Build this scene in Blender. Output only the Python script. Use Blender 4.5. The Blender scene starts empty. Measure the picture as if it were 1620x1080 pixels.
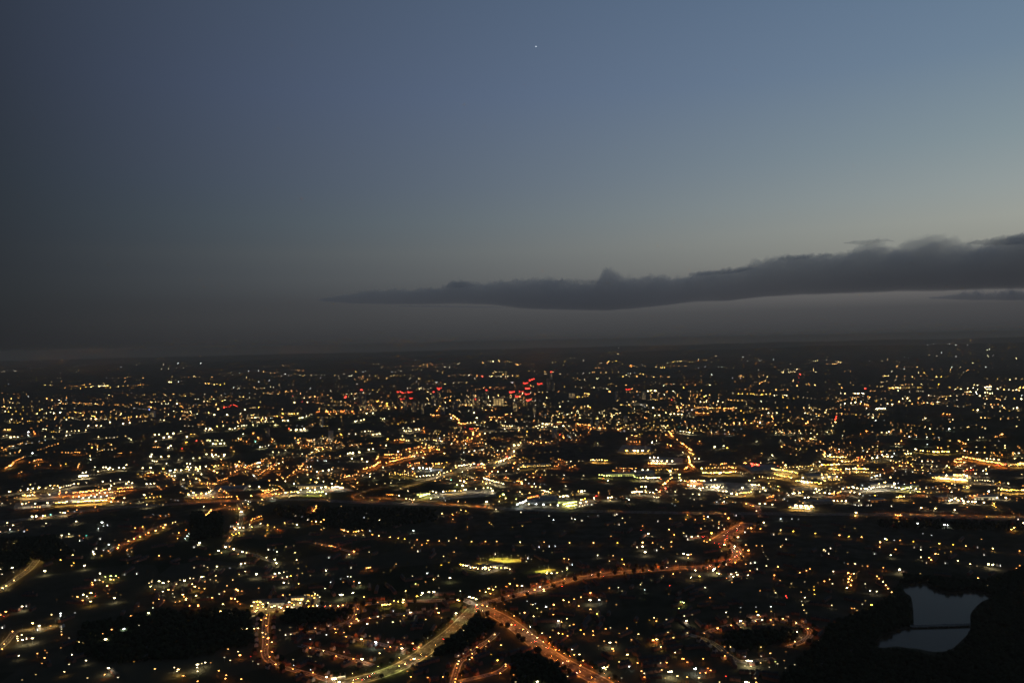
import bpy, bmesh, math, random, re
import numpy as np
from mathutils import Vector, noise

random.seed(7)
RNG = np.random.default_rng(7)
scene = bpy.context.scene
COL = scene.collection
R = math.radians

# ---------------------------------------------------------------- camera, sky, exposure
EYE = 600.0                      # metres above the ground
F = 1271.0                       # focal length in photo pixels (photo 1620 x 1080)
ROLL = R(1.15)
cam_data = bpy.data.cameras.new("camera")
cam_data.sensor_width = 36.0
cam_data.lens = 36.0 * F / 1620.0
cam_data.clip_start = 1.0
cam_data.clip_end = 200000.0
cam = bpy.data.objects.new("camera", cam_data)
cam.location = (0, 0, EYE)
cam.rotation_mode = 'QUATERNION'
from mathutils import Quaternion, Matrix
look = Matrix(((1, 0, 0), (0, 0, -1), (0, 1, 0))).to_quaternion()      # looks along +Y, level
cam.rotation_quaternion = look @ Quaternion((0, 0, 1), -ROLL)
COL.objects.link(cam)
scene.camera = cam

def lin(c):
    c = c / 255.0
    return c / 12.92 if c <= 0.04045 else ((c + 0.055) / 1.055) ** 2.4

world = bpy.data.worlds.new("World")
scene.world = world
world.use_nodes = True
wn, wl = world.node_tree.nodes, world.node_tree.links
wn.clear()
SUNSET_AZ = R(75)                # afterglow lies to the right of the view
def wmath(op, a, b=None, c=None, clamp=False):
    n = wn.new("ShaderNodeMath"); n.operation = op; n.use_clamp = clamp
    for i, v in enumerate((a, b, c)):
        if v is None: continue
        if isinstance(v, (int, float)): n.inputs[i].default_value = v
        else: wl.new(v, n.inputs[i])
    return n.outputs[0]
tc = wn.new("ShaderNodeTexCoord")
sep = wn.new("ShaderNodeSeparateXYZ"); wl.new(tc.outputs["Generated"], sep.inputs[0])
X, Y, Z = sep.outputs
elev = wmath('MULTIPLY', wmath('ARCSINE', wmath('MINIMUM', wmath('MAXIMUM', Z, -1), 1)), 2 / math.pi)   # 0..1 = horizon..zenith
hyp = wmath('MAXIMUM', wmath('SQRT', wmath('ADD', wmath('MULTIPLY', X, X), wmath('MULTIPLY', Y, Y))), 1e-4)
dotp = wmath('ADD', wmath('MULTIPLY', X, math.sin(SUNSET_AZ)), wmath('MULTIPLY', Y, math.cos(SUNSET_AZ)))
caz = wmath('DIVIDE', dotp, hyp)
def ramp(stops, linear=False):
    n = wn.new("ShaderNodeValToRGB"); n.color_ramp.interpolation = 'LINEAR'
    el = n.color_ramp.elements
    while len(el) > 1: el.remove(el[-1])
    for i, (e, rgb) in enumerate(stops):
        x = el[0] if i == 0 else el.new(e / 90.0)
        x.position = e / 90.0
        x.color = (*rgb, 1) if linear else (lin(rgb[0]), lin(rgb[1]), lin(rgb[2]), 1)
    wl.new(elev, n.inputs[0])
    return n.outputs[0]
SKY_L = [(0,(37,38,40)),(1.8,(40,42,45)),(3,(43,46,49)),(4.5,(44,48,52)),(7,(45,50,56)),(11,(45,52,60)),(17,(46,53,65)),(23,(48,56,70)),(45,(42,49,62)),(90,(36,43,56))]
SKY_C = [(0,(57,58,60)),(1.8,(72,73,75)),(3,(82,83,85)),(4.5,(97,100,101)),(6.3,(105,110,111)),(8.5,(102,112,118)),(11,(97,109,122)),(17,(88,103,126)),(23,(81,97,120)),(45,(68,84,107)),(90,(50,63,85))]
SKY_R = [(0,(58,59,61)),(1.8,(75,75,77)),(2.7,(105,103,102)),(3.5,(120,117,112)),(5,(148,148,139)),(7,(158,161,153)),(9,(150,159,158)),(12,(134,150,156)),(17,(112,133,152)),(23,(97,120,145)),(45,(78,103,132)),(90,(54,69,94))]
def table(tab, e):
    for (p, q), (r, s) in zip(tab, tab[1:]):
        if e <= r:
            t = (e - p) / (r - p)
            return [lin(u) + (lin(v) - lin(u)) * t for u, v in zip(q, s)]
    return [lin(u) for u in tab[-1][1]]
STOPS = sorted({e for t in (SKY_L, SKY_C, SKY_R) for e, _ in t})
SKY_K = [(e, [max(.002, 2 * c - .5 * (l + r)) for l, c, r in zip(table(SKY_L, e), table(SKY_C, e), table(SKY_R, e))]) for e in STOPS]
def wvec(op, a, b):
    n = wn.new("ShaderNodeVectorMath"); n.operation = op
    wl.new(a, n.inputs[0])
    if op == 'SCALE': wl.new(b, n.inputs["Scale"])
    else: wl.new(b, n.inputs[1])
    return n.outputs[0]
n = wn.new("ShaderNodeMapRange"); wl.new(caz, n.inputs[0])
n.inputs[1].default_value = -0.32; n.inputs[2].default_value = 0.78
t = n.outputs[0]; it = wmath('SUBTRACT', 1.0, t)
wL_, wK, wR = wmath('MULTIPLY', it, it), wmath('MULTIPLY', wmath('MULTIPLY', t, it), 2.0), wmath('MULTIPLY', t, t)
skycol = wvec('ADD', wvec('ADD', wvec('SCALE', ramp(SKY_L), wL_), wvec('SCALE', ramp(SKY_K, True), wK)), wvec('SCALE', ramp(SKY_R), wR))
bg = wn.new("ShaderNodeBackground"); bg.inputs[1].default_value = 1.0
wl.new(skycol, bg.inputs[0])
wo = wn.new("ShaderNodeOutputWorld"); wl.new(bg.outputs[0], wo.inputs[0])

scene.view_settings.view_transform = 'Standard'
scene.view_settings.look = 'None'
scene.view_settings.exposure = 0.0
scene.view_settings.gamma = 1.0
scene.view_settings.use_curve_mapping = False
scene.render.engine = 'CYCLES'
cy = scene.cycles
cy.use_denoising = True
cy.filter_width = 1.6
cy.use_adaptive_sampling = False
cy.diffuse_bounces = 0
cy.glossy_bounces = 2
cy.volume_bounces = 0
cy.transparent_max_bounces = 8
cy.max_bounces = 4
cy.sample_clamp_indirect = 0.6
cy.sample_clamp_direct = 40.0
cy.use_light_tree = True

# ---------------------------------------------------------------- helpers
def tag(o, label=None, cat=None, group=None, kind=None):
    if label: o['label'] = label
    if cat: o['category'] = cat
    if group: o['group'] = group
    if kind: o['kind'] = kind
    return o

class MB:
    """collects vertices, faces, a material slot per face and a glow colour per vertex into one mesh"""
    def __init__(s): s.v, s.f, s.m, s.g = [], [], [], []
    def add(s, v, f, mat=0, glow=(0, 0, 0)):
        k = len(s.v); s.v += v; s.f += [tuple(i + k for i in q) for q in f]
        s.m += [mat] * len(f); s.g += [glow] * len(v)
    def box(s, cx, cy_, z0, z1, wx, wy, rz=0.0, mat=0, glow=(0, 0, 0), bottom=True, taper=1.0):
        c, n = math.cos(rz), math.sin(rz); v = []
        for z, t in ((z0, 1.0), (z1, taper)):
            for a, b in ((-.5, -.5), (.5, -.5), (.5, .5), (-.5, .5)):
                x, y = a * wx * t, b * wy * t
                v.append((cx + x * c - y * n, cy_ + x * n + y * c, z))
        f = [(0, 1, 5, 4), (1, 2, 6, 5), (2, 3, 7, 6), (3, 0, 4, 7), (4, 5, 6, 7)]
        if bottom: f.append((3, 2, 1, 0))
        s.add(v, f, mat, glow)
    def quad(s, a, b, c, d, mat=0, glow=(0, 0, 0)): s.add([a, b, c, d], [(0, 1, 2, 3)], mat, glow)
    def bar(s, p, q, r, mat=0, n=5):
        p, q = Vector(p), Vector(q); d = (q - p).normalized()
        u = d.cross(Vector((0, 0, 1)) if abs(d.z) < .9 else Vector((1, 0, 0))).normalized(); w = d.cross(u)
        v = [tuple(e + (u * math.cos(2 * math.pi * i / n) + w * math.sin(2 * math.pi * i / n)) * r) for e in (p, q) for i in range(n)]
        f = [(i, (i + 1) % n, n + (i + 1) % n, n + i) for i in range(n)] + [tuple(range(n))[::-1], tuple(range(n, 2 * n))]
        s.add(v, f, mat)
    def mesh(s, name, mats):
        me = bpy.data.meshes.new(name)
        me.from_pydata(s.v, [], s.f)
        for m in mats: me.materials.append(m)
        if len(mats) > 1: me.polygons.foreach_set("material_index", s.m)
        if any(g != (0, 0, 0) for g in s.g):
            at = me.attributes.new("glow", 'FLOAT_COLOR', 'POINT')
            at.data.foreach_set("color", np.array([(g[0], g[1], g[2], 1.0) for g in s.g], np.float32).ravel())
        me.update()
        return me
    def build(s, name, mats, parent=None, loc=None):
        return link(name, s.mesh(name, mats if isinstance(mats, (list, tuple)) else [mats]), parent, loc)

def link(name, me, parent=None, loc=None):
    o = bpy.data.objects.new(name, me); COL.objects.link(o)
    if parent is not None: o.parent = parent
    if loc is not None: o.location = loc
    return o

def empty(name, loc, rz=0.0):
    o = bpy.data.objects.new(name, None); COL.objects.link(o)
    o.empty_display_size = 1.0; o.location = loc; o.rotation_euler = (0, 0, rz)
    return o

# ---------------------------------------------------------------- materials
def mat(name, rgb, rough=0.8, var=0.0, scale=0.1, spec=0.2, metal=0.0, rgb2=None, bump=0.0):
    m = bpy.data.materials.new(name); m.use_nodes = True
    nt = m.node_tree; b = nt.nodes["Principled BSDF"]
    b.inputs["Base Color"].default_value = (*rgb, 1); b.inputs["Roughness"].default_value = rough
    b.inputs["Metallic"].default_value = metal; b.inputs["Specular IOR Level"].default_value = spec
    if var or rgb2:
        geo = nt.nodes.new("ShaderNodeNewGeometry")
        nz = nt.nodes.new("ShaderNodeTexNoise"); nz.inputs["Scale"].default_value = scale; nz.inputs["Detail"].default_value = 5
        nt.links.new(geo.outputs["Position"], nz.inputs["Vector"])
        mr = nt.nodes.new("ShaderNodeMapRange"); mr.inputs[1].default_value = 0.35; mr.inputs[2].default_value = 0.65
        nt.links.new(nz.outputs[0], mr.inputs[0])
        mx = nt.nodes.new("ShaderNodeMix"); mx.data_type = 'RGBA'
        hi = rgb2 or tuple(min(1, c * (1 + var)) for c in rgb)
        lo = rgb if rgb2 else tuple(c * (1 - var) for c in rgb)
        mx.inputs[6].default_value = (*lo, 1); mx.inputs[7].default_value = (*hi, 1)
        nt.links.new(mr.outputs[0], mx.inputs[0]); nt.links.new(mx.outputs[2], b.inputs["Base Color"])
        if bump:
            bp = nt.nodes.new("ShaderNodeBump"); bp.inputs["Strength"].default_value = bump; bp.inputs["Distance"].default_value = 1.0
            nt.links.new(nz.outputs[0], bp.inputs["Height"]); nt.links.new(bp.outputs[0], b.inputs["Normal"])
    return m

def emit(name, rgb, strength, sampling='NONE'):
    m = bpy.data.materials.new(name); m.use_nodes = True
    nt = m.node_tree; nt.nodes.clear()
    e = nt.nodes.new("ShaderNodeEmission"); e.inputs[1].default_value = strength
    o = nt.nodes.new("ShaderNodeOutputMaterial"); nt.links.new(e.outputs[0], o.inputs[0])
    if rgb is None:
        a = nt.nodes.new("ShaderNodeAttribute"); a.attribute_name = "glow"; nt.links.new(a.outputs["Color"], e.inputs[0])
    else: e.inputs[0].default_value = (*rgb, 1)
    m.cycles.emission_sampling = sampling
    return m

M = dict(
    asphalt=mat("asphalt", (0.055, 0.052, 0.05), 0.95, 0.4, 0.06, 0.02),
    asphalt_wide=mat("worn_asphalt", (0.065, 0.06, 0.055), 0.95, 0.6, 0.05, 0.02),
    pavement=mat("paving", (0.16, 0.155, 0.15), 0.9, 0.3, 0.05),
    paint=mat("road_paint", (0.7, 0.7, 0.68), 0.7),
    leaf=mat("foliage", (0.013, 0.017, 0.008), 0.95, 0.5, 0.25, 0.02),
    bark=mat("bark", (0.05, 0.038, 0.028), 0.95, 0.3, 2.0),
    brick=mat("red_brick", (0.13, 0.06, 0.042), 0.9, 0.3, 1.5),
    render=mat("pale_wall", (0.34, 0.32, 0.29), 0.9, 0.15, 0.3),
    concrete=mat("concrete", (0.17, 0.162, 0.15), 0.9, 0.25, 0.15),
    slab=mat("pale_slab", (0.33, 0.31, 0.28), 0.9, 0.1, 0.05),
    slate=mat("slate_roof", (0.028, 0.026, 0.025), 0.8, 0.3, 0.8),
    tile=mat("clay_roof", (0.05, 0.03, 0.024), 0.85, 0.3, 0.8),
    metalroof=mat("profiled_roof", (0.13, 0.128, 0.122), 0.8, 0.25, 0.02, 0.05),
    cladding=mat("steel_cladding", (0.14, 0.14, 0.138), 0.8, 0.15, 0.05),
    steel=mat("galvanised_steel", (0.22, 0.22, 0.22), 0.5, 0.2, 2.0, 0.4, 0.6),
    crane=mat("crane_paint", (0.45, 0.30, 0.05), 0.5),
    carpaint=[mat("car_paint_" + n, c, 0.35, spec=0.5) for n, c in (("grey", (.12, .12, .13)), ("blue", (.03, .05, .12)), ("red", (.2, .02, .02)), ("silver", (.4, .4, .41)))],
    rubber=mat("tyre_rubber", (0.02, 0.02, 0.02), 0.9),
    glass=mat("dark_glass", (0.01, 0.012, 0.015), 0.08, spec=0.6),
    turf=mat("sports_turf", (0.16, 0.145, 0.05), 0.95, 0.2, 0.05),
    yard=mat("concrete_yard", (0.10, 0.096, 0.086), 0.9, 0.35, 0.03),
    glow=emit("lamp_and_front_glow", None, 1.0),
)
DOWN = {k: emit("downlight_" + n, c, 1000.0, 'FRONT') for k, n, c in (
    ('o', "sodium", (1, .26, .03)), ('y', "warm", (1, .58, .13)), ('w', "white", (1, .84, .56)), ('g', "lime", (.92, .85, .2)), ('c', "cold", (.85, .95, 1)))}
GLOW = dict(o=(1, .37, .08), d=(1, .24, .045), y=(1, .66, .24), w=(1, .82, .46), c=(.93, .95, .90), g=(.85, .88, .22), r=(1, .05, .03), b=(.12, .22, 1), t=(.15, 1, .65))
POWER = [0.10, 0.45, 1.3, 3.2, 8.0, 24.0]
DOWNOF = dict(o='o', d='o', y='y', w='w', c='c', g='g', r='o', b='c', t='w')

# ---------------------------------------------------------------- photo pixels to the ground
CR, SR = math.cos(ROLL), math.sin(ROLL)
def ray(px, py):
    dx, dy = (px - 810) / F, (540 - py) / F
    return dx * CR + dy * SR * 1.0, -dx * SR + dy * CR      # sideways and up, per metre ahead

def lerp_table(x, tab):
    if x <= tab[0][0]: return tab[0][1]
    for (a, p), (b, q) in zip(tab, tab[1:]):
        if x <= b: return p + (q - p) * (x - a) / (b - a)
    return tab[-1][1]
FAR_RIDGE = [(-180, 120), (-40, 80), (-20, 90), (-5, 120), (4, 150), (12, 180), (22, 270), (34, 290), (60, 260), (180, 120)]
NEAR_RIDGE = [(-180, 60), (-40, 30), (-10, 40), (6, 70), (14, 130), (20, 215), (23, 235), (27, 190), (34, 225), (60, 200), (180, 60)]
def H(x, y):
    r = math.hypot(x, y)
    if r < 15000: return 0.0
    az = math.degrees(math.atan2(x, y))
    t = min(1.0, (r - 15000) / 10000.0); t = t * t * (3 - 2 * t)
    n1 = noise.fractal(Vector((x / 5200.0, y / 5200.0, 3.1)), 1.0, 2.0, 4)
    n2 = noise.fractal(Vector((x / 3000.0, y / 3000.0, 9.7)), 1.0, 2.0, 3)
    h = t * (25 + 28 * n1)
    h += math.exp(-((r - 31000) / 4000.0) ** 2) * lerp_table(az, NEAR_RIDGE) * (0.85 + 0.35 * n2)
    h += math.exp(-((r - 50000) / 5500.0) ** 2) * lerp_table(az, FAR_RIDGE) * (0.9 + 0.2 * n1)
    return max(0.0, h)

def G(px, py, z=0.0):
    """ground point seen at a photo pixel, z metres above the ground"""
    a, b = ray(px, py)
    if b < -0.030:
        t = (z - EYE) / b
        return Vector((a * t, t, z))
    t = 12000.0
    while t < 56000.0:
        x, y = a * t, t
        zz = EYE + b * t
        if zz <= H(x, y) + z: return Vector((x, y, zz))
        t += 120.0
    t = 50000.0
    return Vector((a * t, t, max(EYE + b * t, H(a * t, t))))

def P(x, y, z):
    """photo pixel of a point"""
    a, b = x / y, (z - EYE) / y
    return 810 + F * (a * CR - b * SR), 540 - F * (a * SR + b * CR)

def inside(px, py, poly):
    c = False; j = len(poly) - 1
    for i in range(len(poly)):
        (xi, yi), (xj, yj) = poly[i], poly[j]
        if (yi > py) != (yj > py) and px < (xj - xi) * (py - yi) / (yj - yi) + xi: c = not c
        j = i
    return c

ONES = "zeroth first second third fourth fifth sixth seventh eighth ninth tenth eleventh twelfth thirteenth fourteenth fifteenth sixteenth seventeenth eighteenth nineteenth".split()
TENS = {2: ("twentieth", "twenty"), 3: ("thirtieth", "thirty"), 4: ("fortieth", "forty"), 5: ("fiftieth", "fifty"), 6: ("sixtieth", "sixty"), 7: ("seventieth", "seventy"), 8: ("eightieth", "eighty"), 9: ("ninetieth", "ninety")}
def ordinal(n):
    if n < 20: return ONES[n]
    return TENS[n // 10][0] if n % 10 == 0 else TENS[n // 10][1] + "-" + ONES[n % 10]

LANDMARKS = [  # photo pixel, words
    (755, 958, "the forked junction of lit roads"), (1470, 975, "the pale lake"), (800, 888, "the floodlit yellow pitch"),
    (1165, 868, "the bend of red tail lights"), (575, 790, "the curling slip road"), (425, 956, "the white-lit retail yard"),
    (1018, 868, "the twin white floodlights"), (1200, 985, "the lamplit crescent"), (420, 1015, "the straight orange street"),
    (370, 868, "the bend with white lamps"), (145, 942, "the small orange hamlet"), (40, 1000, "the yellow-lit lane corner"),
    (1295, 800, "the brightest row of floodlights"), (1100, 1060, "the cold white lamp"), (980, 990, "the orange-dotted estate"),
    (745, 1040, "the dark wooded triangle"), (575, 1030, "the two lamplit lanes"), (300, 925, "the glaring roadside lamp"),
    (170, 800, "the yellow-lit depot"), (935, 950, "the single glaring white lamp"), (1330, 910, "the short ladder of orange lamps"),
    (60, 790, "the row of white yard lamps"), (500, 830, "the dotted hillside lane"), (1600, 900, "the lane beyond the lake"),
    (1080, 840, "the scattered orange estate"), (700, 960, "the row of shops"), (1550, 790, "the white-lit depot"),
    (870, 795, "the pale green forecourt"), (250, 985, "the black park"),
]
LM = [(G(a, b), w) for a, b, w in LANDMARKS]
PENDING = {}
def name_by_place(o, phrase, cat, group, pos=None, link_word="nearest"):
    p = pos or o.location
    d, w = min(((p - q).length, w) for q, w in LM)
    PENDING.setdefault((phrase, w, cat, group), []).append((d, o))
def finish_labels():
    for (phrase, w, cat, group), items in PENDING.items():
        items.sort(key=lambda t: t[0])
        for i, (d, o) in enumerate(items):
            how = "nearest to" if i == 0 else ordinal(i + 1) + " nearest to"
            tag(o, f"{phrase}, {how} {w}", cat, group)
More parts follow.
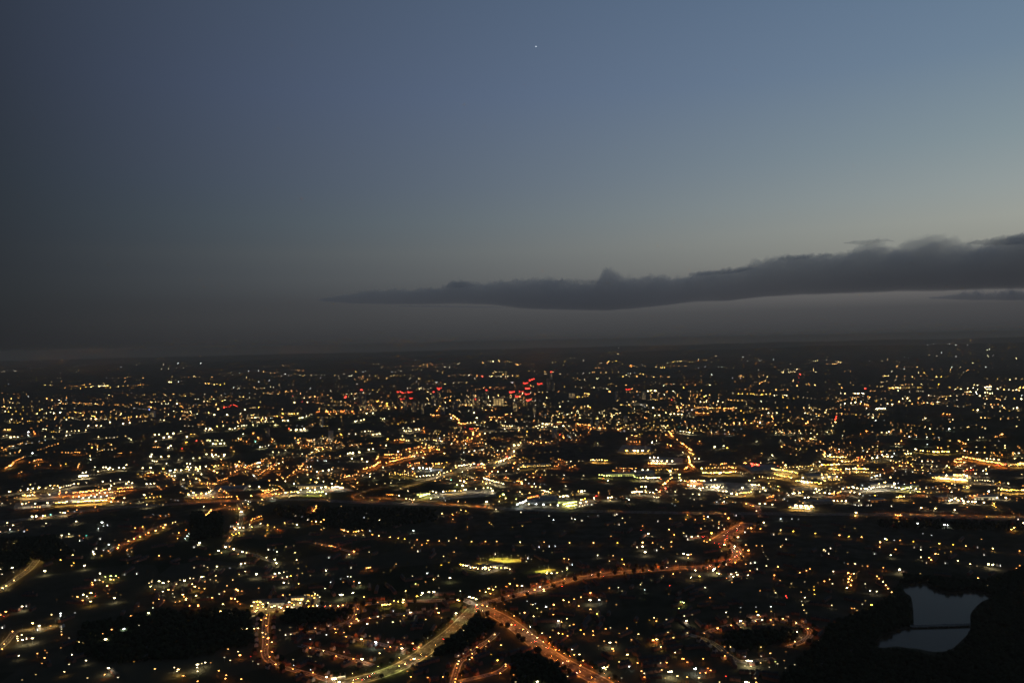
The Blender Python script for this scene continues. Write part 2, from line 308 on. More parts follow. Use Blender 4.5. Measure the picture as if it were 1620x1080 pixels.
# ---------------------------------------------------------------- survey of lights (six-times tile pixels, turned into ground points below)
TILES = {
(0, 540): "395,153c1 207,183c1 665,170c1 75,273>130,273*3c1 290,252c1 392,245c1 710,240>790,240*4c1 815,222c1 1152,240c1 1253,228w2 1292,222w2 1475,205c1 1555,222w3 723,293c1 728,317c1 405,337c2 432,337c1 80,405c1 430,420>500,415*4y2 617,442o1 815,432>905,432*5y2 940,420>1040,418*6w3 990,405w2 1125,427w2 1100,342>1190,345*4o1 1150,378o1 1185,378o1 1360,347o1 1010,350c1 1605,385w3 1035,507y2 1070,515o1 105,543y3 65,580>180,585*5w1 40,615o3 70,635o2 100,625w2 50,660w2 115,690w1 90,750w2 110,735w2 500,610>620,590*6o1 690,580>855,590*9o1 880,595>1060,600*5o1 1090,600>1360,600*8o1 580,572o1 1440,572w2 1475,572w2 1510,590>1600,590*4w2 1418,643b2 310,655>385,655*3y1 355,685w2 375,650y2 440,680>600,672*5w2 510,680w3 572,672w3 710,672y2 745,700>800,735*3w1 910,735w4 630,740w3 655,718y1 350,745>520,738*5y1 800,735>1010,735*4w1 1140,725>1300,712*7y1 1310,705>1400,690*4y1 1220,742o2 840,800w4 915,795w4 960,800w3 1045,765w3 1170,778w4 1230,770w3 1260,770>1440,745*7y1 1525,742w2 1555,745w3 1600,690w2 285,812>375,920*8d2 30,840>100,832*4y2 410,830w2 435,830w2 565,820w2 425,858>620,855*8y1 640,852>820,842*6w2 0,890>100,893*4w2 100,908w3 135,905w3 168,905w2 270,858c3 272,888c2 430,900w2 500,905w2 630,890w2 665,888w1 935,903w2 1040,915>1190,893*5w1 1010,913w1 1245,930w2 1225,918w1 1470,885w3 1510,880w3 1555,910w4 1590,875w3 1605,905w3 1480,945w3 10,1020>215,962*11o1 200,1000>405,960*8o1 360,1030>575,960*9o1 260,945y2 95,1058w3 308,1058c3 140,1050>220,1055*3o1 440,1050>520,1045*3o1 590,1050>680,1055*4o1 715,1045>800,1060*5o2 820,1065>970,1028*7o1 1090,1060>1240,1045*8o1 840,970>930,985*5o1 1000,950>1100,1000*6o1 1400,1000>1540,1000*8o1 1440,1070w3 1600,1010w3",
(270, 540): "400,208c1 170,203c1 70,205c1 285,208c1 612,145c1 1215,98>1285,96*3c1 540,245c1 660,298c1 880,285>980,300*4o1 1180,275>1300,275*4o1 1410,262>1480,255*4o2 1090,310>1150,328*3c1 1050,328c1 1255,325y1 1430,348c1 1510,325>1620,330*5y2 720,340y2 590,350>670,372*3o1 910,372>960,372*3c2 838,380c1 20,328>130,328*3y1 170,330>280,328*3y1 5,385y3 75,383c1 305,402>360,402*3y2 405,402>470,408*3y2 510,398y1 595,437c1 655,447c1 820,447>920,440*4w1 1030,410>1200,410*5w1 1325,445c1 435,473y1 480,510w1 655,520y2 745,535w2 840,522w1 960,495o1 1020,500o2 1155,518r2 1270,515>1390,525*5o1 1440,505o1 405,545>440,545*2w2 60,590w3 640,565c1 850,575w2 1175,578w3 1245,570r2 1300,575w3 1350,580>1450,585*5o1 1500,570>1620,570*5y1 1505,605>1580,608*4w1 450,640w3 480,635>550,620*4r2 570,605>645,610*5r2 705,645w3 760,635>830,620*4y2 970,632>1060,640*4o2 30,660w2 120,670>190,670*5w1 265,655y1 360,670y2 415,695w3 535,695w4 640,685>690,683*3w2 765,698w2 800,722w3 660,730>830,722*6w1 665,750o2 1060,688>1200,685*7y2 1395,665>1620,668*14d2 870,765>1000,755*6w2 1040,750>1110,745*4w3 1130,740>1250,720*6w4 1255,715>1340,690*4w2 110,700>200,700*7o1 140,730>200,740*4o1 230,790>330,790*8o1 260,750>380,780*5o1 375,825w3 335,825w3 440,805y2 500,798w3 695,795w3 640,802>780,792*5w2 560,825>610,825*4w3 630,825>690,830*4o1 780,800>1020,795*8w1 995,792w3 1140,840>1290,825*9w4 1125,825r2 1455,800>1550,805*4y1 1600,830w2 95,850w2 25,870w4 5,910w3 155,905w4 170,880>300,865*6y2 300,850>390,840*4w2 245,940r3 150,955y2 350,940>510,940*6w2 335,975>510,970*9w3 295,940>310,975*3o1 620,945>720,945*5o2 670,920o2 785,870o3 830,910o3 805,950t2 688,878w2 850,1000w4 870,995>960,985*4w1 960,880>965,950*4o2 985,945w2 1210,920>1215,965*4o3 1050,985>1150,985*6y1 1160,975>1390,1000*10o1 1440,895y1 1615,880>1560,960*5o2 1480,1000o2 1520,1010o2 1370,1015w2 1090,1030w2 970,1048w2 1010,1065>1050,1040*3w2 1340,1050w3 1200,1060>1330,1065*4w1 110,1015r2 320,1025y1 395,1030o2 340,1070>430,1075*5w4 510,1070w4 600,1040y1 500,1005>580,1010*4o1 0,990w4",
(540, 540): "310,215>370,212*4w2 705,175c1 810,175c1 850,208o2 780,218>900,215*4o1 965,210w1 1110,215y2 1335,203>1370,205*3o2 1420,190>1490,180*5w3 1505,190>1620,190*6o1 680,235>890,238*7o1 720,268y1 140,287y2 205,290c1 232,275c1 485,292c1 520,290w1 565,282w1 912,282w2 960,290w1 30,310w1 70,325>115,325*4w2 150,340>210,332*5o2 180,348r1 270,325>370,320*5y1 410,325>500,322*5y2 500,320>590,322*4y1 655,352w1 735,350w1 218,380y1 150,402w1 1165,320w1 1215,320w1 1265,348w1 985,402y2 1115,390w1 1190,385y2 1065,395w1 1340,330r3 1290,325o1 1440,300o2 1410,330>1580,330*9w2 1500,350>1600,350*4o1 385,427w1 420,425>500,425*4w1 630,442>650,440*2w1 740,445>780,438*3w2 700,455>830,450*4w1 850,443w1 100,495w2 145,492>200,488*4w2 215,500>220,570*4o1 340,480y1 1390,535w2 1310,555w2 850,500w2 815,540y2 1075,520w1 1185,525o1 1000,630w1 1090,620>1150,600*5y1 255,600>320,605*5o2 360,610>440,610*8y2 430,590y3 450,640y2 275,655>400,650*8y1 0,660>110,660*9d2 575,625o2 910,650o3 925,635o2 120,685o1 240,680w3 300,680w3 330,650w1 780,690>940,700*9o2 690,735>750,730*4o1 470,730>520,735*3o1 130,755>210,740*5w3 340,745>410,730*5w2 430,770>540,785*5y1 560,770>690,760*6y1 590,820>740,830*8w2 710,835w3 600,850>660,850*5w2 810,875>920,870*8y1 850,855>940,850*6y1 780,820o2 785,850o2 190,855>300,850*7w2 300,880>370,875*5w3 440,925y3 490,930>590,930*7o2 620,940>670,940*3w3 580,895w2 700,895w2 1030,690o2 1040,725c3 1060,705>1170,780*9o3 1070,730>1140,785*7o3 1270,765w4 1200,770>1360,770*6y2 1285,725w3 1260,675w3 1210,655w2 1130,670w1 1340,635w2 1370,650o2 1430,650>1480,645*4o2 1380,715>1530,715*9o2 1540,700>1575,685*3o3 1590,720>1620,725*3o1 1175,815>1240,830*6r2 1270,820>1330,840*5o2 1255,850>1240,920*7o3 1280,885>1300,900*3o2 1240,920>1100,960*10o2 1100,950>1040,980*6o2 1180,970w3 1200,975>1420,950*10o1 1370,970w2 900,940w2 940,940>970,960*3w2 770,965>830,985*5y2 760,1000>620,1020*9o2 650,1015r3 780,1010>930,1000*10o2 930,1020>700,1060*12o2 540,1045w3 430,1050>540,1040*6o2 425,985w3 340,975>430,985*4o1 260,1025w4 300,1020w2 110,1055w4 170,1050w4 60,1060>160,1055*5w3 340,1070>640,1070*14o2 1480,770>1560,760*4w2 1500,800>1620,800*8w2 1550,830w2 1620,970>1560,1060*7o2",
(810, 540): "550,38c1 670,70c1 735,95c1 1005,58c1 1005,118w2 440,78>520,80*3c1 190,85c1 520,160>650,158*8w2 680,180w1 485,228w2 380,198>410,200*2y1 500,190y1 0,215>80,215*6o2 55,222o3 122,270y2 375,305r1 10,325>60,330*5o2 905,190>990,185*7y2 805,212>850,212*4w1 880,215>960,205*4o1 795,255>885,250*5o1 1045,215y1 930,140o1 1165,235>1260,235*5w1 1345,247>1465,245*7y2 1480,200>1610,185*8y2 735,300w1 765,290o1 1055,330y2 1085,318y3 1130,305w2 1110,330w1 1190,310>1270,310*4y1 925,350w1 690,362w2 745,358>830,352*6w2 640,365w1 520,320>590,322*4y1 400,408w2 500,430y2 600,428y2 660,437w1 780,435w2 910,410>960,400*4y1 930,475>980,465*4o3 440,475o1 290,485y2 680,495>740,500*5y2 620,525>720,520*7y2 1140,450o2 1290,465>1365,465*6w3 1330,490y2 1330,545>1400,555*5y1 1445,505w2 1530,470w3 1570,518y2 1515,555r2 1545,560o1 1490,540o1 1440,418w2 1535,407w2 1330,390>1440,380*5w1 1220,600>1240,600*2w1 1080,570>1180,570*6w2 1035,603>1140,603*9y1 1340,630w3 1280,605w2 1000,562w1 455,620w1 585,630o2 655,625y2 690,615y2 740,625y2 615,665w2 310,618w1 225,605w2 210,610>270,600*3w1 155,645w1 460,575>530,570*4w1 995,680y2 1110,675>1140,680*2y1 780,730>880,715*7y1 1355,700w3 1395,698w3 1505,690w3 1540,685w3 1575,688w3 1610,690w3 1260,720o2 1190,740o1 1060,740>1150,738*5y1 1420,745>1540,745*7y1 1550,625>1610,635*5o2 30,755>170,760*6w1 210,750o2 250,750w2 290,785>420,775*9w3 420,765>530,765*8o2 150,805>260,800*5w2 265,810>560,800*16w3 570,770>760,800*20o2 590,745>640,740*4o1 760,815>840,815*7o2 885,820o2 980,820o1 1060,815>1270,815*12o1 1320,790>1440,800*6w1 1530,800>1600,805*6t1 1440,800w2 1490,820>1540,830*3o2 1500,860>1520,900*5o3 1540,830>1500,870*3o2 60,815w2 70,850>100,865*3y1 105,885>165,890*4y2 455,880r2 265,905w1 345,955w2 20,985>60,985*4w3 0,1000>60,980*4w3 20,1040w3 60,960>180,955*5w1 815,965w1 1090,1035y5 1160,1035y5 1195,1038y5 1240,1035y5 1290,1040y2 1145,890>1200,900*4o2 1130,950>1210,955*4o2 1215,880>1260,875*3y1 1090,920y2 1330,955w3 1370,940w2 1400,912o1 1450,960>1510,990*5o2 1570,930>1610,970*5o2 1550,1045>1620,1050*4w2 1600,850w2 1300,1030>1420,1020*5y1",
(1080, 540): "840,85c1 1040,52>1110,52*3c1 1180,32c1 310,133w2 355,137>385,137*3c1 515,162y1 575,155c1 150,172w2 0,185>70,190*4y1 90,197w1 220,175y1 225,192>275,195*3y1 215,235c1 300,225>370,245*4c1 150,253c1 620,182c1 710,180>745,175*3c1 805,173>865,173*5c2 1240,180>1310,180*6w2 1365,182w2 1350,215>1460,212*8o1 1440,195>1500,195*4w1 830,230y1 1025,212w1 720,270w1 480,255y1 940,293w2 960,290w2 1010,290>1065,290*4w1 1240,270y2 1265,290w1 1110,310>1085,440*8r1 1115,312r3 1088,420o3 1255,412o3 1180,407y1 1355,383y1 275,315c1 470,343>555,343*4c1 495,383o1 600,450>700,410*7o1 725,400>780,370*5o2 940,455>1000,455*4o1 10,437y2 75,475o1 180,460y1 220,515w3 255,510w1 0,525>70,522*5w1 530,495>830,500*18y2 650,495>740,510*6y2 830,515>910,510*6w1 945,510>985,512*3w2 460,495>500,495*3w1 170,572w3 205,575w3 225,570w2 335,567w3 380,575w2 420,560>540,560*9o1 0,600>110,610*8o2 130,625>250,625*10o2 240,635>320,630*8y2 350,630>480,632*12o2 508,632y3 130,675>240,680*9o2 260,665>400,660*10o1 60,680w1 560,560>570,575*2y1 607,595w2 620,625>710,635*6w1 760,635y2 795,632y1 730,632w1 540,672>650,680*7o1 815,677w3 855,677w2 893,677w3 955,690y1 1020,665o1 1150,627w1 1200,603w1 1210,627>1265,628*4y1 1425,633w1 1360,540>1450,535*6w1 1500,490w2 1540,490>1620,490*5w3 1500,597w2 1540,588w4 1580,580>1620,580*4w4 1500,630>1580,655*6o1 1355,672w3 1390,680>1500,680*7o1 1450,700>1455,740*5r3 1450,765w3 1425,800w3 1415,845y2 25,760o2 120,825y2 175,845w1 485,772o3 540,770w3 595,770o2 735,767w3 660,765>760,755*5o1 800,775>855,765*4o2 1165,785>1190,755*4o2 1130,730y1 1005,755o1 400,840y1 435,855o2 330,853o1 260,780o1 400,785>420,790*2y1 10,855>95,865*7w2 245,860>320,860*4w1 885,865w2 925,862>975,862*5w1 1010,867>1130,872*8w1 1110,918>1160,922*4y1 1215,920y2 1240,925y2 1250,905w1 50,915y1 160,945o2 305,1000w3 390,990w2 425,1010y2 700,950w1 940,998o1 930,938w1 1070,935w1 1485,1020w2 1487,1045r2 1590,960o1 1520,890w1 0,970>80,1030*8o3 60,1040>100,1070*5y2 750,1060y1 850,1075w2 1350,1060w3 1400,1075w4 1340,1070y3",
(1350, 540): "130,67c1 185,67c1 705,32c2 760,33c1 890,23>935,23*3c1 975,33c1 1035,30>1080,30*3c1 1290,73w4 1270,80w3 1275,137w2 1330,138c1 840,105c1 770,137y1 795,137w1 720,130y1 325,168o2 275,180w1 490,155>570,155*4c1 155,183c1 1135,207w2 1015,245w1 935,245c1 1255,245c1 975,143c1 1550,160w1 480,260c1 1545,350w2 1485,362w2 270,277>310,275*3w1 365,280w1 245,322>330,322*6y2 620,295>680,295*4y1 300,378>350,375*4w1 250,390>290,385*3w1 400,368w1 590,350>750,365*8o1 560,338y1 1025,297>1060,297*3w1 160,425>330,435*8y1 390,415>530,410*9o1 345,442>440,440*8y3 490,440>650,437*10y1 165,468>340,468*10o1 425,465w2 490,472>660,472*9w1 112,445r3 485,360w1 0,497>100,492*5w3 40,495w3 85,490w4 900,435>925,435*2w1 970,452w1 1020,450w3 1085,445w3 1060,478>1110,478*3w3 1145,410w2 1175,412w2 1140,440w3 1165,480w3 1180,455w2 1230,430>1320,430*6w3 1220,450>1320,452*6w2 1250,485w3 1280,490>1330,487*4w3 1370,450w3 1395,435y1 1430,455y2 1475,455w2 1500,465>1570,460*5w3 1580,437y3 1615,437o3 1200,515w3 1255,515w1 1240,540>1420,550*10o1 1250,590w2 1290,595>1380,600*6o1 1440,545w1 1415,610w2 1530,540y2 1595,545w3 1180,650w4 1140,650y1 1520,633w2 1555,630w4 1280,660w0 20,578w4 60,590>140,600*6o2 125,633>135,633*2w2 210,605>260,600*4w1 215,637>300,635*7w3 325,590w3 370,595w3 435,570o4 467,543w2 515,537w3 505,608y1 650,585o1 830,525>930,517*7y1 855,685o2 890,690o3 915,690o2 910,737y1 945,740y1 920,762o1 685,727w2 660,740w1 187,690w2 185,722w3 140,690w1 400,750>420,755*2y1 580,798y1 910,830c4 1095,810w1 1120,780>1250,815*7o1 1250,825w1 1550,805w1 1350,905>1440,870*6o2 1200,910w1 1230,910w1 125,850o3 70,875o1 180,855w1 270,862w3 315,865w3 340,855w3 360,840>410,830*3o1 550,885>600,885*4o1 455,942o2 430,970w2 400,970w1 1000,940>1060,970*6o2 700,975c1 185,1000y1 230,992y2 235,945o1 150,1020o1 590,1020w3 600,1025>720,1045*8y2 730,1045>930,1045*16y3 800,1005o2 835,1010o2 900,995y1 985,1040y1 1030,1015o1 1055,1035w3 1175,1052w3 1310,1050y1 1530,1060w2 1570,1058w3 445,1060>545,1060*6y2 515,1040w1 300,1075>370,1075*5o1",
(0, 720): "50,125>130,70*8o2 130,60>240,10*8o1 100,100w2 280,65o1 320,55>395,35*6o1 340,95>380,88*3o1 480,90o1 575,95o1 625,80y1 750,75>740,120*5o1 180,170o1 205,155o1 855,5w2 860,38w2 900,110w2 980,115w2 1005,112w3 1030,130w4 1045,115w3 1075,130y2 1130,118w4 1175,118w4 1200,90w3 750,195>830,192*6w4 785,165w2 815,160w2 930,150w1 1355,120w4 1430,118w4 1550,125y3 1430,10w3 1530,12w4 1600,8w4 1445,55>1485,60*3w2 1580,75w2 1400,170>1460,160*5o2 1310,178y1 85,343w2 195,330w2 265,320w3 312,313w3 372,303w3 435,310y2 478,285w3 548,288w2 570,303w3 500,310w2 580,300>700,275*6w1 705,270w3 743,268w3 822,258w1 975,247w2 1050,240w2 1140,225w2 1200,268w3 1220,250w2 1255,262w2 1392,270w3 1430,268w2 1465,265w3 1085,268y1 1055,287y2 220,378>310,375*6y2 570,355r2 560,365o2 630,350o2 470,370w2 700,355>880,335*12o2 890,335>1000,325*8o2 1040,317w3 1120,315>1250,300*9o2 1000,350>1180,335*9o1 695,393w2 750,390w2 790,400w2 845,397w2 900,390w2 960,390w2 1015,380w2 865,380w2 945,355w2 810,383w1 920,370w2 995,355w2 700,440>1010,422*30y2 740,455o1 1030,400>1080,405*4o2 1055,440w3 1180,405w3 1370,375w3 1395,465w2 1390,400>1530,390*5y1 210,460w3 245,455w3 335,457w2 450,450w4 530,448>640,440*6y2 305,487>380,487*4o1 600,398y1 305,580w3 345,577w4 410,575w3 430,572w2 480,560t2 570,545>620,540*4w2 645,525o1 730,515o1 905,490o1 70,637w2 125,660w2 95,700c2 220,717c1 437,643w2 725,625w2 968,635c3 1025,663c1 585,757w3 655,745w2 820,760t1 790,785r1 765,803w1 940,787w1 900,840w1 135,835y2 170,835y1 575,895y1 690,945w2 680,912w1 900,888w1 893,935w3 965,950y1 575,990w2 700,1020y1 680,1045o1 800,1045w4 1033,845c3 1355,675y2 1282,688o2 1570,657y2 1550,683y2 1478,713y2 1525,672o1 1410,733o2 1382,750o1 1330,770y2 1285,780r2 1270,790o2 1220,812o2 1130,848o2 1120,877o2 1030,905o2 1045,922o1 1200,900>1250,880*4o1 1250,912y1 1510,950o2 1600,557o1 1520,570o1 115,1065w3 50,1072w3 5,1075w2",
(270, 720): "155,75w3 185,80w3 160,110w3 190,115w2 240,112w3 280,108w3 335,103w3 175,135w3 255,130w2 100,140w3 45,135w3 35,158w3 40,195w3 10,195w3 122,230w2 292,178w2 215,180y1 260,145w2 215,25w2 275,25w3 400,10w3 455,8w3 505,5w3 75,40w1 105,22w1 480,38o2 415,105>450,92*3y2 820,75>850,65*3w3 800,78o2 700,115>780,88*6o1 650,105o1 570,108o1 605,155>640,140*4o1 710,150y1 860,60>910,30*4o1 830,185>960,100*10o1 930,130>1020,75*7o1 985,85r1 1040,175o1 800,200y1 1090,220>1250,90*10o1 1250,80>1340,20*6o1 1300,110w2 1330,105w2 1390,155w3 1445,145w4 1500,140w4 1530,130w2 1300,180w1 1205,203w1 1400,215w3 1330,230y2 1385,255w2 1450,248w2 245,220w3 275,235o2 295,268y2 350,258y1 320,265>440,272*8o1 450,245>545,210*7o1 415,265y1 170,370w4 215,353w4 240,375y2 290,360y4 335,360w4 365,348w4 380,335w2 460,335o2 210,400>340,402*8o1 380,397>580,390*9o1 630,388o2 640,412o1 765,383y2 840,298w4 750,293w2 860,330>930,330*5o2 900,355>1020,315*8o2 1090,245w2 1170,267w4 1090,352w4 1150,348w3 1210,350w3 1235,325w4 1300,310w4 1325,335w3 1370,325w4 1430,305w4 1470,300w4 1530,270w3 1530,300>1620,305*6w4 970,370>1200,340*9y2 1300,350>1450,345*8g2 1475,365w3 1425,378o2 870,418y1 870,367y1 940,280>1020,290*4y1 685,455y1 735,460y1 315,483w2 650,500y1 670,535w4 390,515>330,570*7o2 550,510>650,510*5o1 630,630r3 640,650w2 580,677w1 655,685w3 690,682w2 615,700w3 605,690o2 620,745y2 650,735y2 580,745y1 595,758y1 560,780o2 520,870w4 600,890w4 560,865o1 680,915w4 720,922w2 640,935o1 455,903w3 750,655w2 855,645w2 770,677w2 920,660w2 765,610>860,575*6o2 985,680o1 1015,700o1 915,710y1 1200,657w3 1110,570w1 1180,570w1 1305,610w1 1250,583c1 1080,525c1 1385,480>1340,560*6o2 1380,625o3 1340,630>1450,605*4o1 1425,630y1 1455,690y1 1430,703o1 1010,913w2 930,895w1 1180,922w2 910,967w2 990,987w4 1005,1022w3 1195,990w2 1497,972w1 670,1028w3 705,1022w2 350,1060w2 440,1052w3 20,638y2 45,630y1 78,732o2 145,703o1 65,787o1 277,828w3 255,852w1 215,865w1 230,795c1 1375,830y1 1435,848o1 1500,855>1560,870*5o1",
(540, 720): "100,30w4 195,35w4 245,60w3 270,200w2 320,90o2 350,65o2 210,130>310,95*6o2 300,110>365,60*8o2 30,205>150,180*6o2 160,150o2 430,70>500,50*6o2 500,50>690,5*14o2 340,30>350,10*3o3 460,30>540,20*5o2 395,112w2 680,122c3 740,120c4 775,120c4 810,125c4 845,122c4 700,75>740,75*3o1 810,78r1 900,78>935,80*3y2 650,70r1 1000,65y1 1090,97>1230,85*9w2 1260,80w3 1330,80w4 1300,85r3 1350,85o3 1460,70>1600,20*10w2 1570,15r3 715,200w3 750,197w2 780,195w2 810,192w2 840,190w2 870,187w2 910,180w2 940,175y1 975,165w2 1005,155w2 1040,145o2 1150,155w2 1200,140w1 1270,120>1370,95*6o1 10,305w4 460,180>620,180*9y1 640,190>700,190*4y1 1040,232t2 1130,238w3 1165,245w3 1100,280g4 1150,285w4 1185,262y2 750,385>840,365*10g3 790,375g4 870,340w3 900,350w3 968,345w4 1075,335w4 1178,325w4 1000,340>1160,328*7y1 1275,315w2 1350,310w3 1390,305g3 1420,310w2 1435,335w4 1540,370g4 1560,405y3 1505,385y2 1380,440w5 1110,435o1 1180,185>1255,215*5w1 1260,213>1450,195*9o1 1350,215>1470,250*9w2 1480,250>1535,265*4w2 1430,153w2 1485,153w3 1370,150w1 1565,148w2 1410,170o1 1560,205r2 635,337w1 430,375>550,375*7o1 550,380w3 615,410w2 650,415>690,420*3w1 920,395w1 955,550w3 1060,605o1 1467,510w2 1180,525y1 1135,518y1 1197,677o1 685,712c2 205,588c1 0,700>60,720*5o2 115,725>160,722*4y2 200,710o1 260,710c1 670,873o1 808,832y1 765,848o1 735,903w1 970,957w2 1070,915o1 75,937w3 120,910o2 265,915y1 520,1030o1 240,1065>275,1060*3o2 85,1060w1 1130,1035>1260,1062*9w2 1260,1062>1480,1062*12w2 1520,1062>1620,1075*6w2 1450,940w1 1290,1075>1400,1078*4w2",
(810, 720): "0,15y1 440,30>520,65*5o1 405,100>440,90*3o1 550,110>595,95*3o1 750,45>900,45*12y2 60,130w3 90,110>340,95*14y1 1310,20w3 1350,18w4 1385,20w4 1340,55w4 1380,55w4 1420,55w4 1470,55w4 1520,55w4 1300,72>1450,75*10o3 1000,120>1170,120*9o1 960,145y1 1060,148w1 1170,148w2 1240,138w3 1290,135w3 1370,135>1570,130*9y1 1500,148w5 1505,182w2 1590,180g3 1590,210w3 1605,235w3 910,237w3 865,220r1 1165,205>1190,207*2g2 1220,210>1270,210*4w2 1280,215>1390,210*9w3 1410,225r2 1455,265w3 1430,270>1520,215*6o2 680,192w1 830,185>920,190*5g2 270,207r1 490,220o1 45,240>90,250*4o2 95,268w3 190,295o3 225,295y2 265,300o3 280,330>350,345*7w2 360,320y2 150,400>240,380*6r2 295,360r2 75,345w2 95,365y1 510,290w1 660,340w5 690,335w2 630,340y2 460,388>540,385*7w3 780,405w4 800,385r3 820,360r1 40,412g3 50,460>140,430*8c3 160,462w3 230,462c4 300,465c4 365,468w3 435,472c3 490,460>610,440*12g3 520,480>610,470*8g3 650,450w3 705,437w3 650,420>690,410*4y2 600,490>760,460*8g1 905,397>950,397*4w2 1110,420w3 1230,298w3 1270,298w3 1410,330r3 1455,310r3 1400,345o3 1145,345>1230,345*6w3 1270,348w3 1310,350w2 1340,350w2 1550,342w3 1345,392>1390,395*4w1 1210,365o1 90,540w1 355,575w1 597,605w2 563,592w1 665,620w1 1000,560w1 970,570w1 1010,658g1 1240,668o2 1230,705r2 1380,620w1 1500,600o1 1490,702o2 1295,742w4 1540,752o2 1240,825o3 1240,862w5 1265,915w4 1415,867w2 1365,895w1 1198,873w1 1512,820o2 1335,828o1 813,946w2 960,950o2 925,1000y1 1045,985y2 1065,1033o2 495,977o2 538,985o1 245,873c1 345,858c1 400,865c1 940,765o1 145,955c1 145,978c1 560,1040c1 525,1060w1 1325,1065o1",
(1080, 720): "55,10>65,60*6o3 65,75>100,105*5o3 50,100>20,130*4o2 115,30w2 155,30w2 270,85>320,88*3o1 360,80>410,78*4o2 490,75y2 440,105>500,120*5o2 580,72>600,70*2o2 650,80>720,90*9r3 660,98r3 740,70y1 600,25y1 640,45o1 855,5w1 815,40w1 180,122g4 220,120>450,118*9y1 200,165>290,165*6y2 350,170w4 300,165>500,155*12y3 530,158>610,165*5w1 85,240w4 110,245w4 20,245>200,240*14o2 205,242w2 268,235w3 308,228w3 50,280w3 80,288w3 110,290w4 160,310w3 190,308w4 230,300w3 275,300>345,300*6w4 375,303w2 170,330w2 385,340w3 415,340w3 465,362w4 515,367w4 540,360>640,345*7y2 158,370w3 420,393y1 567,305w4 635,237w3 660,278w4 690,280w3 725,282w3 765,305w4 785,332w3 665,320>740,320*4y1 680,212w1 730,205>860,215*6y1 975,92w3 905,100r1 950,68o1 870,68o1 850,125>1090,165*16y2 880,180>1030,210*12y2 930,115>1320,98*16y1 1320,90>1480,85*9y3 1300,60w3 1240,85w1 1350,10w3 1380,5w2 1400,15>1550,15*9y2 1440,40>1470,40*2o1 1515,55w3 1540,60>1620,55*5y1 1390,130>1500,135*7y2 1555,128w4 1580,130w3 1140,213w4 1130,245w4 1155,255w4 1185,255w4 1070,240>1310,262*14y2 1330,208w4 1388,205w4 1465,202w4 1505,210y2 1320,180>1480,175*7y1 1330,235>1480,230*8y1 905,293g2 1045,360w3 1060,358w4 1110,355w4 1140,345y2 990,355w1 1265,318w3 1295,330w3 1248,355w3 1300,358w2 1350,355w4 1395,360w3 1420,365>1500,345*5o2 1520,315w4 1575,303w3 1615,300w3 1590,350w3 1160,400w2 1195,397w2 1280,415y3 1285,420w3 1322,420w3 1360,422w3 1400,425w1 1435,427w3 1470,432y2 1510,432w3 1550,432w4 1075,475w5 1122,478w5 1168,478w5 1220,483w5 1195,505w4 1020,490w2 1040,500>1240,490*9y2 730,458w3 783,458w3 852,465w3 605,458w2 620,460>670,485*4o1 710,522w1 800,405>880,380*8o1 45,563y1 240,580w3 205,600y1 200,575o1 120,608o1 280,615o1 435,595o3 405,555o1 500,573w1 345,630y1 345,650o1 30,607o1 175,695o1 345,688w1 390,695w1 275,737y4 10,735w2 25,770w1 85,770w3 145,765w3 165,770>250,775*6r1 45,790w1 260,800y2 205,812o2 230,820o1 395,845y4 340,835r2 300,828r2 355,865r2 525,775w3 650,690o3 620,690o2 600,722w1 770,635w3 495,862w4 600,847o1 700,855o1 755,858o1 625,900o3 515,910o2 550,932w2 575,957w2 475,915r3 515,950r4 500,960r3 443,985r2 500,1015o2 565,875w1 10,930w4 50,940w4 80,938o2 930,865y2 945,852o1 1350,910g1 1380,935g1 1335,945g1 1410,875w1 995,798g1 855,753w1 660,1015w1 700,1010w1 795,1047y1 905,1055o2 600,1030o1 405,1037w1 340,1055o1 300,1075w4 235,1075o1 700,1072w1 1210,1075o1 375,985w1",
